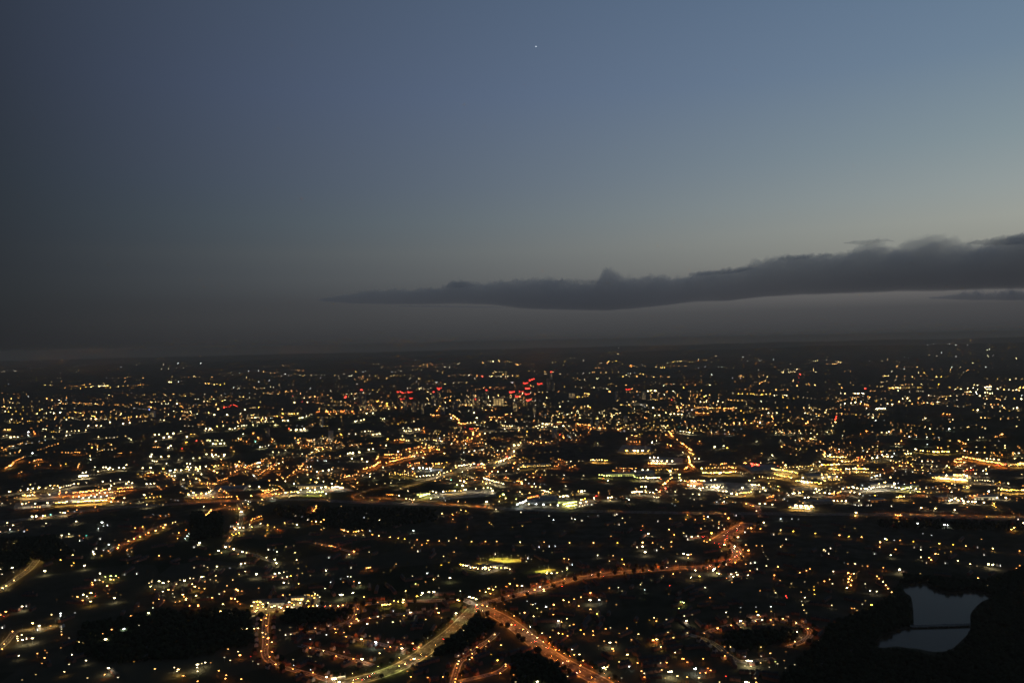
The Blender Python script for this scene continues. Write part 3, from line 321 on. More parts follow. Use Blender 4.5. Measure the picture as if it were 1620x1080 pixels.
(1350, 720): "50,20r2 180,25w4 225,20w4 325,12w3 365,12w3 105,35o1 0,45>90,30*5o1 360,50>380,50*2y1 410,65>500,72*4o1 550,85o2 460,100w1 505,100w1 655,55w2 705,55w1 750,58w2 745,103w1 790,105w1 890,97y2 910,113y2 370,113o1 965,38>1025,38*5o2 960,62>1060,62*7o2 1265,30w2 1300,32w2 1335,35w4 1380,40w3 1240,50y2 1040,10>1200,40*12o2 1200,45>1420,80*16o2 1440,85r3 1420,92r2 1340,90>1410,95*5r1 1480,90>1620,85*9y1 1570,75>1620,75*4y3 0,125>140,130*10y3 20,120w3 230,130y1 280,130o2 0,150>200,165*9y1 860,178w4 885,187w2 955,185>1050,182*7y2 1075,192w3 750,210>830,210*6y2 830,215>1080,235*22y4 1160,172w2 1265,173w2 1045,145w1 1060,142>1140,135*6r1 1150,230>1320,245*8w1 1470,265w2 1600,180w1 1390,255o1 300,257w5 390,265w5 245,268w2 35,310w3 75,312w2 5,305w3 130,318w4 110,315w3 170,315w2 180,305>290,295*6w2 305,290w2 365,298w3 400,307w3 430,305w3 460,318>550,305*7g2 545,298w2 595,315w4 540,353w1 610,345>690,352*6o1 705,355w1 60,365w3 10,350w2 205,380y1 410,393>480,390*5y2 800,315w1 1050,300>1090,310*4y1 1380,310y1 1400,325>1620,330*15y2 1285,340c3 932,348w2 1275,392w3 1365,400w3 1448,402w4 915,430w4 935,420w4 965,408w3 995,425w4 1030,410w3 1020,435r3 1045,432w3 1050,452w2 1090,437w3 1130,440w3 1160,440w3 1240,447w3 1080,490o1 1335,455y2 1320,470>1350,490*4y1 1090,380>1220,385*8o1 25,543y4 645,497w3 780,502w3 962,517w3 370,483w1 0,465>160,472*9w1 400,563>460,570*4o2 440,595w2 300,625o1 610,645c3 760,650c1 865,657c3 895,660c2 1240,630w1 1565,600w1 1525,685w2 1500,700o1 1615,640w3 255,823o2 1170,875w0 250,868o1 400,890o1 655,870w1 655,888w1 790,890w1 355,946w2 640,965w2 720,967o2 780,933o2 740,990o1 690,1012w0 890,1025w0 1255,937w0 1282,1032w3 1325,1037w4 1385,1040w1 15,1025o2 135,1050o1 285,1063o2 440,1078w3 1580,1045o2 1550,1070o2 210,935w0 570,875w0",
(0, 900): "425,17w4 60,157w2 25,178w2 135,105y2 950,38w3 1000,70g2 1052,63g3 1100,62g2 1125,77o1 910,95w1 945,102y2 980,117o1 1050,95w2 1078,98o2 875,125o2 878,145o2 1018,157o2 865,222y4 905,220r1 915,245r1 735,260o2 790,240w2 825,257w2 785,294o2 860,303y3 1025,228o1 1088,272w3 1290,37w1 1170,45w0 210,350w3 185,370w1 255,350w0 55,400o3 45,442r2 5,432o2 490,428w2 575,418c2 310,510y4 373,533w3 165,635y2 165,655y2 170,675w2 207,620w2 213,668w3 262,660w1 308,653w3 480,535o1 350,578w1 120,588o2 10,547w1 580,545>585,585*3w0 585,618o1 655,650w0 178,818w2 355,798o1 683,808w2 885,722w2 1003,662w4 1175,565c3 818,864w2 610,970w2 1030,935w3 993,996o2 340,997w0 210,1048w0 40,708y1 20,755o1 655,900w0 1240,440o2 1370,415y2 1410,412w3 1440,412w2 1452,365w1 1490,467o1 1535,450w1 1320,530w0 1060,570o1 1440,118w2 1415,130w1 1430,162w2 1510,112w3 1550,128w4 1600,115w2 1470,190o2 1545,210w2 1600,193o2 1508,283o1 830,1030w0 1120,1025w0",
(270, 900): "130,105w5 90,100w1 185,85y2 215,85y1 295,72w2 315,68w1 55,140y2 205,140y2 230,162y3 268,177o2 322,182o2 325,117o2 430,60w2 430,105o1 590,100o1 708,20w2 650,48y1 815,45w5 990,40w3 1030,35w3 1075,25w2 1140,63w2 1105,70w2 1060,80w1 1075,125w3 1215,137o2 970,75o1 535,155o1 625,190o2 640,200o2 675,205o1 835,178o1 510,210o1 575,275o3 610,280o2 635,305o2 660,328o1 497,330y2 393,268o2 240,248y3 115,238y3 125,260o1 150,275o2 145,288o2 35,262w1 85,302o1 45,310o1 20,230w1 260,345o3 262,335o2 315,367o2 320,385r1 180,345o1 475,397o2 570,380w0 790,310w3 820,305w4 850,310w3 770,345w3 830,335w4 875,330w4 925,318w3 880,358w2 825,367w2 800,400w4 815,390w3 960,355w4 985,345w3 1030,355w3 1050,365w2 905,378w1 1125,310w3 1150,320w3 1110,355w3 1150,360w3 1105,380w3 1170,335w2 1230,318w2 1215,290y4 1185,285y3 1240,287y3 1305,300w2 1220,375y2 1180,375o2 1290,372o1 1310,352w3 1350,348w4 1390,342w2 1335,380r1 1370,230w2 1395,243w2 1415,263w1 1270,240>1390,245*6y1 1365,270y2 1470,350r2 1515,343o2 1590,348o2 1615,240w4 1065,245o1 1130,240w1 1475,10w2 910,430o2 905,462o2 860,480o2 910,533o2 830,558y2 680,565>790,562*10y2 873,600y2 880,642o2 925,652o3 915,712o2 960,690w2 860,775o2 963,782o2 938,828o2 997,900o1 545,755o1 640,780w0 658,812o3 760,825r0 780,870w0 510,835w0 565,862w0 830,897w0 255,900w3 295,892w1 328,883w2 252,930w2 255,965w1 380,885o0 35,930w1 72,947y3 60,967w1 120,1008o2 255,1060o2 457,960o2 528,1003o2 520,1035o2 670,1040o2 1160,945o2 1350,978o2 1265,600r1 1090,622w1 1140,615w0 1560,563o2 1568,597o2 1325,745o2 1450,770y2 1570,822o2 1480,1020w3 1545,1040w4 1560,1035w4 1600,1065w3",
(540, 900): "90,70w1 170,125w3 120,115o1 110,222w4 10,240w3 875,95w2 1030,80w3 920,62w1 675,62w1 705,137g1 610,205y2 770,225w4 832,215w3 878,212w4 720,255w2 590,287y3 585,312y3 500,297y2 540,305y2 380,335>465,333*8y2 215,262o2 345,313o1 15,340o2 95,332o2 155,378o2 140,427o2 147,470o3 95,512o1 80,540o1 270,462o2 655,407w3 595,437o2 925,410o2 905,370w1 1090,415w3 950,460w0 560,490w0 340,505w0 1215,260w4 1250,270w4 1280,282w3 1230,505w0 1105,290y3 1120,295o3 1400,180y3 1440,190o3 1465,165w2 1315,203o1 1370,215w2 1415,230o2 1600,135y2 1570,163o2 1130,205w1 1385,350y2 1290,370r2 1270,350r2 1285,335o2 1340,340o2 45,637o2 190,660y3 270,632w0 325,690c4 465,733o2 575,748w3 700,755r3 365,795w2 115,847o2 197,850w4 690,847w3 605,897y2 855,823w0 1455,617y2 1400,680o2 1288,738o2 1243,798o2 1240,835o2 1118,870y2 1095,935o1 965,1018o2 1085,1037o2 1080,1067o2 820,1025o1 1560,917o2 1510,983o2 1135,1075o1 1160,580w0 820,650w0 110,1072o1",
(810, 900): "50,152o3 95,155w3 265,165w3 215,195o1 303,205y2 475,157r1 840,25o1 870,65r1 330,38w2 375,35w3 430,30w2 478,18w1 525,2g2 740,290w5 828,290c2 745,223o2 655,263o1 490,292o2 540,310o2 590,282o1 397,335o2 635,347o2 745,378o2 808,420y2 240,370y1 205,443y2 120,410o2 75,415w0 20,440o2 393,428o2 440,487w3 470,497o2 520,467w2 585,522o1 175,545w2 105,570w2 148,595w2 190,617w1 240,648w2 298,685y2 240,735r1 415,762o2 570,758w2 360,642o2 480,612y1 527,630o2 652,575y1 682,612o2 768,585o2 772,622o2 890,563o2 935,553w0 1093,557o2 1200,612y2 925,178o1 1010,172w1 1220,145w1 1260,193c1 1500,152r1 1600,308g1 1585,370g1 1350,458y2 1370,490o1 1340,670o3 1375,662y3 1412,733y2 1548,787y2 1615,847o2 875,680o1 930,692w3 955,750o3 965,773o1 820,725w0 1095,806y3 1192,886o2 1410,887w1 1470,884o2 1510,967w4 1490,970w3 1570,1010w2 1255,985w1 870,930w4 905,925w2 890,948y1 590,810o2 640,807w1 675,865o2 535,870o1 650,910o2 650,970r3 45,863o2 15,1000o1 240,1062w3 35,1067w0 415,908w0 1045,205w0",
(1080, 900): "120,8w3 290,8w4 325,35g2 80,75y2 160,65w2 460,45w3 510,28w2 520,50w3 480,68w2 620,55w1 640,12o1 870,55o2 925,105o1 1032,135y1 1112,30o1 1175,12o2 1395,95o1 1345,112o1 1430,20w1 1570,35o2 1600,45o2 1587,67o2 1577,90o2 1605,103o2 1572,120o2 1597,150o2 1560,175y2 1525,100w0 882,222w1 975,250r3 985,265r2 1125,215o1 1160,267w2 1200,195y0 260,268o1 715,432w3 550,490w4 575,512y1 460,530o2 333,557o3 430,450w0 35,487w3 15,442w1 90,430w0 10,315g2 45,602w1 205,605o1 415,610o1 693,490o2 755,478w2 835,478o2 952,467y2 1078,507y2 1190,560o2 1078,590w4 1065,685y2 1285,678o2 1262,715y2 1323,738w2 1415,340w1 1175,413w0 832,795o1 630,865w4 650,868w3 610,862w3 400,820o2 195,848o2 10,848o2 45,880o1 120,940c4 265,957o2 218,980o2 165,982o1 42,1020o2 155,1027w1 240,937o1 880,875g0 590,915w0 600,1065w4 630,1072y2 698,1070o2 350,1068w1 690,1032w0 1600,430g0 1605,370o0 640,985w0 410,1013r0",
(1350, 900): "225,65o2 245,88o2 282,117o2 308,150o2 330,182o2 365,216o2 222,210w2 160,203w2 113,137w1 173,338w2 268,325y1 115,297w0 438,5w4 765,82o2 635,40w0 605,62w0 1185,83o2 1393,85o2 1440,52o1 1270,153w1 10,370o1 35,388o0 85,330w0 5,40y2",
}
# lamps of the long unlit lane that crosses the estates (photo pixels)
LANE = [(589,845),(599,847),(617,849),(630,851),(640,852),(660,853),(677,854),(695,855),(710,855),(746,856),(768,856),(786,856),(823,857),(861,857),(901,858),(939,858),(977,858),(1203,836),(1235,838),(1255,840),(1290,843),(1328,846),(1343,848),(1363,849),(1403,853),(1424,854),(1445,856),(1486,859),(1508,861),(1528,863),(1571,867),(1613,871)]
# how busy the ground is: rows top to bottom (y0, y1), twelve columns of 135 photo pixels
BUSY = [(578,590,"111122221111"),(590,605,"112222333222"),(605,620,"223334554332"),(620,640,"344566665443"),(640,660,"456677665433"),
(660,680,"467777665432"),(680,700,"567777653432"),(700,720,"677776342332"),(720,740,"566655444443"),(740,760,"565554443445"),(760,780,"344543444555"),
(780,800,"333322344444"),(800,820,"222211222111"),(820,850,"222221222211"),(850,880,"122321222221"),(880,920,"123322333221"),(920,960,"123432333210"),
(960,1000,"110334434200"),(1000,1040,"110233444200"),(1040,1080,"110223343100")]
# ---------------------------------------------------------------- ground, hills, lake
gm = bpy.data.materials.new("night_land"); gm.use_nodes = True
nt = gm.node_tree; b = nt.nodes["Principled BSDF"]
b.inputs["Roughness"].default_value = 1.0; b.inputs["Specular IOR Level"].default_value = 0.0
geo = nt.nodes.new("ShaderNodeNewGeometry")
n1 = nt.nodes.new("ShaderNodeTexVoronoi"); n1.inputs["Scale"].default_value = 1 / 260.0
n2 = nt.nodes.new("ShaderNodeTexNoise"); n2.inputs["Scale"].default_value = 1 / 40.0; n2.inputs["Detail"].default_value = 6
n3 = nt.nodes.new("ShaderNodeTexNoise"); n3.inputs["Scale"].default_value = 1 / 3000.0; n3.inputs["Detail"].default_value = 3
for n in (n1, n2, n3): nt.links.new(geo.outputs["Position"], n.inputs["Vector"])
r1 = nt.nodes.new("ShaderNodeValToRGB"); e = r1.color_ramp.elements
e[0].position = 0.0; e[0].color = (.016, .020, .010, 1); e[1].position = 1.0; e[1].color = (.045, .042, .028, 1)
sx = nt.nodes.new("ShaderNodeSeparateColor"); nt.links.new(n1.outputs["Color"], sx.inputs[0]); nt.links.new(sx.outputs[0], r1.inputs[0])
r2 = nt.nodes.new("ShaderNodeValToRGB"); e = r2.color_ramp.elements
e[0].position = 0.35; e[0].color = (.024, .021, .014, 1); e[1].position = 0.65; e[1].color = (.066, .055, .042, 1)
nt.links.new(n2.outputs[0], r2.inputs[0])
mx = nt.nodes.new("ShaderNodeMix"); mx.data_type = 'RGBA'
mr = nt.nodes.new("ShaderNodeMapRange"); mr.inputs[1].default_value = .42; mr.inputs[2].default_value = .58
nt.links.new(n3.outputs[0], mr.inputs[0]); nt.links.new(mr.outputs[0], mx.inputs[0])
nt.links.new(r1.outputs[0], mx.inputs[6]); nt.links.new(r2.outputs[0], mx.inputs[7]); nt.links.new(mx.outputs[2], b.inputs["Base Color"])

NA, radii = 360, [0.0] + [200 * (60000 / 200) ** (i / 110) for i in range(111)]
gv, gf = [(0, 0, 0)], []
for r in radii[1:]:
    for k in range(NA):
        a = 2 * math.pi * k / NA; x, y = r * math.sin(a), r * math.cos(a)
        gv.append((x, y, H(x, y)))
for k in range(NA): gf.append((0, 1 + (k + 1) % NA, 1 + k))
for i in range(len(radii) - 2):
    for k in range(NA):
        p, q = 1 + i * NA, 1 + (i + 1) * NA
        gf.append((p + k, p + (k + 1) % NA, q + (k + 1) % NA, q + k))
me = bpy.data.meshes.new("ground"); me.from_pydata(gv, [], gf); me.materials.append(gm)
me.polygons.foreach_set("use_smooth", [True] * len(gf))
tag(link("ground", me), kind="structure")

LAKE = [(1350 + a / 6, 900 + b / 6) for a, b in [(470,170),(520,150),(575,128),(690,128),(720,165),(800,190),(850,222),(930,212),(1050,205),(1200,212),(1260,232),(1322,266),(1230,300),(1150,370),(1112,430),(1112,525),(1112,560),(1080,620),(1000,700),(930,755),(850,780),(740,780),(620,755),(500,745),(420,730),(300,742),(240,735),(218,690),(280,630),(420,575),(535,556),(572,525),(570,430),(565,350),(545,260),(500,225)]]
wm = bpy.data.materials.new("lake_water"); wm.use_nodes = True
nt = wm.node_tree; b = nt.nodes["Principled BSDF"]
b.inputs["Base Color"].default_value = (.032, .022, .012, 1); b.inputs["Roughness"].default_value = .16; b.inputs["IOR"].default_value = 1.333; b.inputs["Specular IOR Level"].default_value = .08; b.inputs["Specular Tint"].default_value = (1, .9, .82, 1)
geo = nt.nodes.new("ShaderNodeNewGeometry"); nz = nt.nodes.new("ShaderNodeTexNoise"); nz.inputs["Scale"].default_value = .25; nz.inputs["Detail"].default_value = 3
bp = nt.nodes.new("ShaderNodeBump"); bp.inputs["Strength"].default_value = .12; bp.inputs["Distance"].default_value = .08; b.inputs["Specular Tint"].default_value = (1, .9, .82, 1)
nt.links.new(geo.outputs["Position"], nz.inputs["Vector"]); nt.links.new(nz.outputs[0], bp.inputs["Height"]); nt.links.new(bp.outputs[0], b.inputs["Normal"])
lake_pts = []
for i in range(len(LAKE)):                     # rounded shoreline
    p0, p1, p2, p3 = (Vector(LAKE[(i + k) % len(LAKE)]) for k in (-1, 0, 1, 2))
    for t in (0, .33, .66):
        q = 0.5 * (2 * p1 + (p2 - p0) * t + (2 * p0 - 5 * p1 + 4 * p2 - p3) * t * t + (3 * p1 - p0 - 3 * p2 + p3) * t ** 3)
        lake_pts.append(G(q.x, q.y, 0.12))
bmx = bmesh.new()
fc = bmx.faces.new([bmx.verts.new(p) for p in lake_pts]); fc.normal_update()
if fc.normal.z < 0: fc.normal_flip()
bmesh.ops.triangulate(bmx, faces=bmx.faces[:])
me = bpy.data.meshes.new("lake"); bmx.to_mesh(me); bmx.free(); me.materials.append(wm)
tag(link("lake", me), kind="structure")

# ---------------------------------------------------------------- cloud bank over the far ridge
TOP = [(505,474),(540,468),(600,461),(650,459),(700,457),(716,450),(735,447),(760,449),(800,446),(850,444),(900,446),(948,446),(954,432),(964,429),(975,434),(984,442),(1000,444),(1018,440),(1036,443),(1048,440),(1070,442),(1092,440),(1100,431),(1125,430),(1150,428),(1180,424),(1200,416),(1225,411),(1250,410),(1275,404),(1300,404),(1330,404),(1350,402),(1358,396),(1366,390),(1374,386),(1384,394),(1400,398),(1420,401),(1436,396),(1442,384),(1452,379),(1464,378),(1472,384),(1480,382),(1494,386),(1506,393),(1530,392),(1556,394),(1572,388),(1590,376),(1610,373),(1640,374),(1680,366),(1740,372),(1820,360),(1920,378),(2020,392),(2140,420),(2260,440)]
BOT = [(505,476),(560,480),(600,481),(660,481),(720,480),(780,482),(830,488),(900,490),(960,491),(1010,487),(1060,482),(1100,477),(1150,476),(1200,470),(1260,466),(1350,463),(1420,460),(1500,459),(1560,457),(1620,456),(1700,452),(1800,450),(1950,448),(2100,446),(2260,444)]
cm = bpy.data.materials.new("cloud_vapour"); cm.use_nodes = True
nt = cm.node_tree; nt.nodes.clear()
pv = nt.nodes.new("ShaderNodeVolumePrincipled"); pv.inputs["Color"].default_value = (.98, .95, 1, 1); pv.inputs["Density"].default_value = 1 / 3000.0
pv.inputs["Anisotropy"].default_value = 0.3
mo = nt.nodes.new("ShaderNodeOutputMaterial"); nt.links.new(pv.outputs[0], mo.inputs["Volume"])
CD = 45000.0
def cloud(name, top, bot, x0, x1, step, depth, dist, lump, label, vap=None):
    xs = [x0 + i * step for i in range(int((x1 - x0) / step) + 1)]
    NR = 64; v, f = [], []
    for x in xs:
        t, bt = lerp_table(x, top), lerp_table(x, bot)
        a0, b0 = ray(x, (t + bt) / 2)
        hh = max(0.6, (bt - t) / 2) / F * dist
        wide = [max(.6, (lerp_table(x + o, bot) - lerp_table(x + o, top)) / 2) for o in (-90, -60, -30, 0, 30, 60, 90) if x0 <= x + o <= x1]
        dd = depth * min(1.0, 0.12 + sum(wide) / len(wide) / F * dist / 1400.0)
        for k in range(NR):
            an = 2 * math.pi * k / NR
            cx, cz = math.cos(an), math.sin(an)
            p = Vector((a0 * dist, dist + math.copysign(abs(cx) ** .36, cx) * dd, EYE + b0 * dist + cz * hh))
            n = noise.fractal(Vector((p.x / 900, p.y / 900, p.z / 700)), 0.9, 2.1, 5)
            m = noise.fractal(Vector((p.x / 2600, p.y / 2600, p.z / 1500)) + Vector((5, 0, 0)), 0.9, 2.0, 3)
            up = max(0.0, cz) ** 0.5 if cz > 0 else 0.0
            amp = lump * min(1.0, hh / 500.0)
            s3 = abs(noise.fractal(Vector((p.x / 330, p.y / 330, p.z / 300)) + Vector((0, 9, 0)), 1.0, 2.0, 4))
            k_ = amp * (n * 170 + m * 110 + (s3 - .15) * 480 * up) * (0.25 + 0.75 * up)
            p += Vector((n * 60 * min(1, hh / 400), cx * k_ * 2, (abs(cz) ** .5 if cz > 0 else -0.5) * k_))
            v.append(tuple(p))
    for i in range(len(xs) - 1):
        for k in range(NR):
            a, b_ = i * NR + k, i * NR + (k + 1) % NR
            f.append((a, b_, b_ + NR, a + NR))
    f.append(tuple(range(NR))[::-1]); f.append(tuple((len(xs) - 1) * NR + k for k in range(NR)))
    me = bpy.data.meshes.new(name); me.from_pydata(v, [], f); me.materials.append(vap or cm)
    bm_ = bmesh.new(); bm_.from_mesh(me); bmesh.ops.recalc_face_normals(bm_, faces=bm_.faces[:]); bm_.to_mesh(me); bm_.free()
    return tag(link(name, me), label, "cloud")
wispm = cm.copy(); wispm.name = "thin_vapour"
wispm.node_tree.nodes["Principled Volume"].inputs["Density"].default_value = 1 / 800.0
cloud("cloud_bank", TOP, BOT, 505, 2260, 2.5, 2600, CD, 1.0, "long dark grey cloud bank rising in lumps towards the bright end of the sky")
W = [("cloud_wisp", [(1335,384),(1352,382),(1372,381),(1390,379),(1402,378),(1415,381)], [(1335,385),(1360,387),(1372,388),(1385,384),(1402,382),(1415,382)], 700, -800, "thin flat wisp of cloud floating just above the cloud bank"),
 ("cloud_wisp", [(1090,433),(1110,430),(1140,427),(1175,424),(1190,424)], [(1090,435),(1110,436),(1140,434),(1175,430),(1190,426)], 800, -1500, "flat ragged sheet of cloud on the bank's shoulder, just beyond the lone cloud turret"),
 ("cloud_wisp", [(1232,409),(1250,406),(1280,402),(1310,401),(1318,403)], [(1232,411),(1255,412),(1285,408),(1310,405),(1318,405)], 700, -1200, "small torn wisp on the rising shoulder of the cloud bank"),
 ("cloud_wisp", [(880,444),(905,441),(930,442),(945,445)], [(880,446),(905,447),(930,447),(945,447)], 600, -900, "faint wisp lying on the cloud bank before the lone cloud turret"),
 ("cloud_wisp", [(705,452),(718,447),(738,446),(752,449)], [(705,455),(718,455),(738,454),(752,452)], 500, -900, "small puff on the tapering thin end of the cloud bank"),
 ("cloud_streak", [(1470,471),(1500,468),(1540,464),(1600,462),(1680,458),(1800,456),(1900,460)], [(1470,472),(1500,473),(1540,475),(1600,475),(1680,474),(1800,471),(1900,462)], 1800, 2500, "faint low streak of cloud beneath the big cloud bank"),
 ("cloud_streak", [(620,484),(680,483),(740,484),(800,486)], [(620,485),(680,486),(740,487),(800,487)], 1200, 2500, "hair-thin streak of cloud under the tapering end of the bank"),
 ("cloud_shelf", [(1530,385),(1545,381),(1560,380),(1580,376),(1600,374),(1640,372)], [(1530,386),(1545,387),(1560,388),(1590,388),(1620,386),(1640,384)], 900, 600, "small ragged cloud shelf level with the top of the cloud bank")]
streakm = wispm.copy(); streakm.name = "streak_vapour"
streakm.node_tree.nodes["Principled Volume"].inputs["Density"].default_value = 1 / 1400.0
for nm, tp, bt_, dp, dd_, lb in W: cloud(nm, tp, bt_, tp[0][0], tp[-1][0], 2.5, dp, CD + dd_, 2.2, lb, streakm if nm == "cloud_streak" else wispm)

a, bb = ray(848, 74); sd = 90000.0
ico = bmesh.new(); bmesh.ops.create_icosphere(ico, subdivisions=2, radius=38.0)
me = bpy.data.meshes.new("star"); ico.to_mesh(me); ico.free()
me.materials.append(emit("starlight", (.85, .92, 1), 2.6))
tag(link("star", me, loc=(a * sd, sd, EYE + bb * sd)), "tiny white star alone high in the blue dusk sky", "star")
# ---------------------------------------------------------------- roads
ROADS = [  # name of the road, photo pixels, width m, lamp colour or None, lamp spacing, downlight area, kind
    ("the wide road running down from the fork past the wooded triangle", [(755,958),(735,979),(715,999),(690,1017),(660,1039),(630,1056),(590,1070),(545,1080),(490,1098)], 30, 'gy', 30, .85),
    ("the wide orange road running down from the fork to the frame's bottom", [(755,958),(790,974),(815,990),(840,1012),(870,1035),(905,1055),(940,1072),(985,1098)], 30, 'o', 28, .95),
    ("the orange road rising from the fork past the yellow pitches", [(755,958),(790,948),(830,938),(870,926),(905,916),(960,907),(1020,902),(1080,897),(1110,898),(1150,890),(1168,880),(1165,868),(1152,860),(1140,857)], 22, 'o', 30, .8),
    ("the broad orange approach", [(1132,858),(1150,846),(1172,834),(1186,827)], 46, 'o', 30, 1.5),
    ("the orange road from the fork to the retail yard", [(755,958),(735,948),(715,947),(690,950),(640,950),(600,953),(540,958),(490,963),(420,966),(390,968)], 14, 'o', 36, .55),
    ("the motorway", [(-60,835),(0,826),(50,819),(105,811),(160,804),(260,798),(330,794),(400,791),(470,789),(560,794),(640,797),(723,799),(777,803),(830,806),(900,808),(983,809),(1070,811),(1150,812),(1220,812),(1290,813),(1350,813),(1400,814),(1450,816),(1520,818),(1620,820),(1720,823)], 32, None, 40, .8),
    ("the curling slip road", [(638,766),(607,770),(578,776),(560,783),(557,787),(573,791),(600,793)], 12, 'oy', 30, .45),
    ("the inner slip road", [(578,786),(633,789),(660,791),(690,794)], 12, 'oy', 30, .5),
    ("the dual carriageway to the city", [(625,776),(645,769),(673,760),(707,750),(727,745),(757,737),(790,728),(807,722),(812,712),(815,700)], 26, 'y', 45, .5),
    ("the straight orange street", [(423,967),(420,985),(419,1000),(421,1018),(417,1034),(428,1049),(452,1056),(490,1066),(515,1074),(540,1082)], 9, 'o', 30, .45),
    ("the short lamplit lane", [(474,1020),(505,1028),(535,1037),(562,1044),(590,1052)], 8, 'o', 34, .5),
    ("the side street below the shops", [(452,1003),(480,1000),(505,997),(530,992),(545,985),(560,980),(566,965),(562,956)], 8, 'o', 34, .45),
    ("the lane beneath the shops", [(545,1005),(570,1012),(590,1015),(615,1022),(640,1025),(652,1030)], 8, 'o', 34, .4),
    ("the estate lane beyond the shops", [(548,988),(590,975),(640,970),(690,966)], 8, 'o', 40, .3),
    ("the lane behind the triangle", [(787,1000),(775,1012),(757,1022),(748,1035),(727,1045),(722,1060),(716,1080)], 8, 'o', 36, .45),
    ("the lane below the triangle", [(805,1048),(792,1062),(760,1070),(725,1078)], 8, 'o', 40, .4),
    ("the curved lane below the crescent", [(1090,1003),(1120,1012),(1137,1022),(1150,1035),(1170,1047),(1190,1045),(1225,1041)], 8, 'y', 46, .25),
    ("the lamplit crescent", [(1113,1002),(1135,993),(1157,988),(1175,985),(1195,981),(1218,979),(1240,979),(1260,985),(1280,994),(1284,1005),(1265,1017),(1245,1023)], 8, 'o', 36, .45),
    ("the yellow-lit edge lane", [(-30,945),(0,932),(10,926),(25,915),(45,902),(58,886)], 14, 'y', 28, .9),
    ("the orange hillside lane", [(172,873),(180,866),(197,860),(215,850),(235,838),(262,828)], 9, 'o', 36, .45),
    ("the yellow-lit lane corner", [(-20,1035),(0,1025),(15,1010),(24,997),(60,996),(90,990)], 10, 'y', 30, .6),
    ("the lane to the white bend", [(377,795),(383,812),(380,830),(370,845),(360,858),(356,865),(370,869),(390,874),(405,878),(420,884),(437,890)], 10, 'y', 34, .5),
    ("the orange loop above the dark field", [(322,815),(334,808),(352,803),(372,803),(383,808)], 10, 'o', 30, .6),
    ("the lane climbing to the motorway", [(1203,818),(1202,806),(1193,798),(1180,795)], 9, 'o', 36, .5),
    ("the dotted hillside lane", [(500,798),(496,806),(493,814)], 8, 'o', 36, .5),
    ("the red-tinged hillside lane", [(497,858),(520,863),(548,870),(565,876)], 8, 'o', 36, .55),
    ("the yellow service road among the depots", [(1222,740),(1245,744),(1262,747)], 14, 'y', 26, .9),
    ("the long yellow road behind the depots", [(1235,739),(1300,736),(1350,733),(1400,731)], 14, 'y', 40, .8),
    ("the yellow service road below the depots", [(1228,751),(1242,752),(1252,755)], 18, 'y', 24, 1.0),
    ("the bright road beyond the depots", [(1525,722),(1550,728),(1585,733),(1640,735)], 20, 'y', 36, 1.1),
    ("the lamplit street by the yellow pitches", [(760,908),(785,902),(805,896)], 10, 'y', 26, .7),
    ("the motorway embankment road", [(1385,811),(1420,812),(1470,814),(1530,816),(1620,817)], 9, 'oy', 30, 1.2),
    ("the lit motorway bridge", [(1073,810),(1110,811),(1150,811)], 9, 'oy', 34, 1.2),
    ("the lit edge of the motorway", [(955,808),(985,808)], 9, 'oy', 30, .9),
    ("the lit slip below the loop", [(690,796),(730,798),(760,801),(778,803)], 9, 'oy', 30, 1.1),
    ("the lit far slip", [(300,780),(318,786),(340,788)], 8, 'oy', 26, .8),
    ("the amber road above the motorway", [(270,792),(330,790),(360,786),(372,783)], 10, 'oy', 40, .6),
]
def resample(pts, step):
    out = [pts[0].copy()]
    for a, b in zip(pts, pts[1:]):
        d = (b - a).length; n = max(1, int(d / step))
        out += [a.lerp(b, i / n) for i in range(1, n + 1)]
    return out
def smooth(pts):
    for _ in range(2):
        q = [pts[0]]
        for a, b in zip(pts, pts[1:]): q += [a.lerp(b, .25), a.lerp(b, .75)]
        pts = q + [pts[-1]]
    return pts
def side(pts, i):
    d = (pts[min(i + 1, len(pts) - 1)] - pts[max(i - 1, 0)]); d.z = 0; d.normalize()
    return Vector((d.y, -d.x, 0))
road_lines, road_lamp_spots = [], []
for ri, (rname, px, w, lc, sp, area) in enumerate(ROADS):
    pts = resample(smooth([G(a, b) for a, b in px]), 18.0)
    road_lines.append((pts, w))
ALLROAD = np.array([(p.x, p.y, w / 2) for pts, w in road_lines for p in pts])
def road_gap(x, y, skip=None):
    d = np.hypot(ALLROAD[:, 0] - x, ALLROAD[:, 1] - y) - ALLROAD[:, 2]
    return float(d.min())
def strip(pts, off0, off1, z0, z1=None):
    m = MB()
    for i, p in enumerate(pts):
        s = side(pts, i); a, b = p + s * off0, p + s * off1
        m.v += [(a.x, a.y, z0), (b.x, b.y, z0)] + ([(a.x, a.y, z1), (b.x, b.y, z1)] if z1 else [])
    k = 4 if z1 else 2
    for i in range(len(pts) - 1):
        j, n = i * k, (i + 1) * k
        if z1: m.f += [(j + 2, n + 2, n + 3, j + 3)[::-1], (j, n, n + 2, j + 2)[::-1], (j + 1, j + 3, n + 3, n + 1)[::-1]]
        else: m.f.append((j, j + 1, n + 1, n))
    if z1: m.f += [(0, 1, 3, 2), ((len(pts) - 1) * 4, (len(pts) - 1) * 4 + 2, (len(pts) - 1) * 4 + 3, (len(pts) - 1) * 4 + 1)]
    m.m = [0] * len(m.f); m.g = [(0, 0, 0)] * len(m.v)
    return m
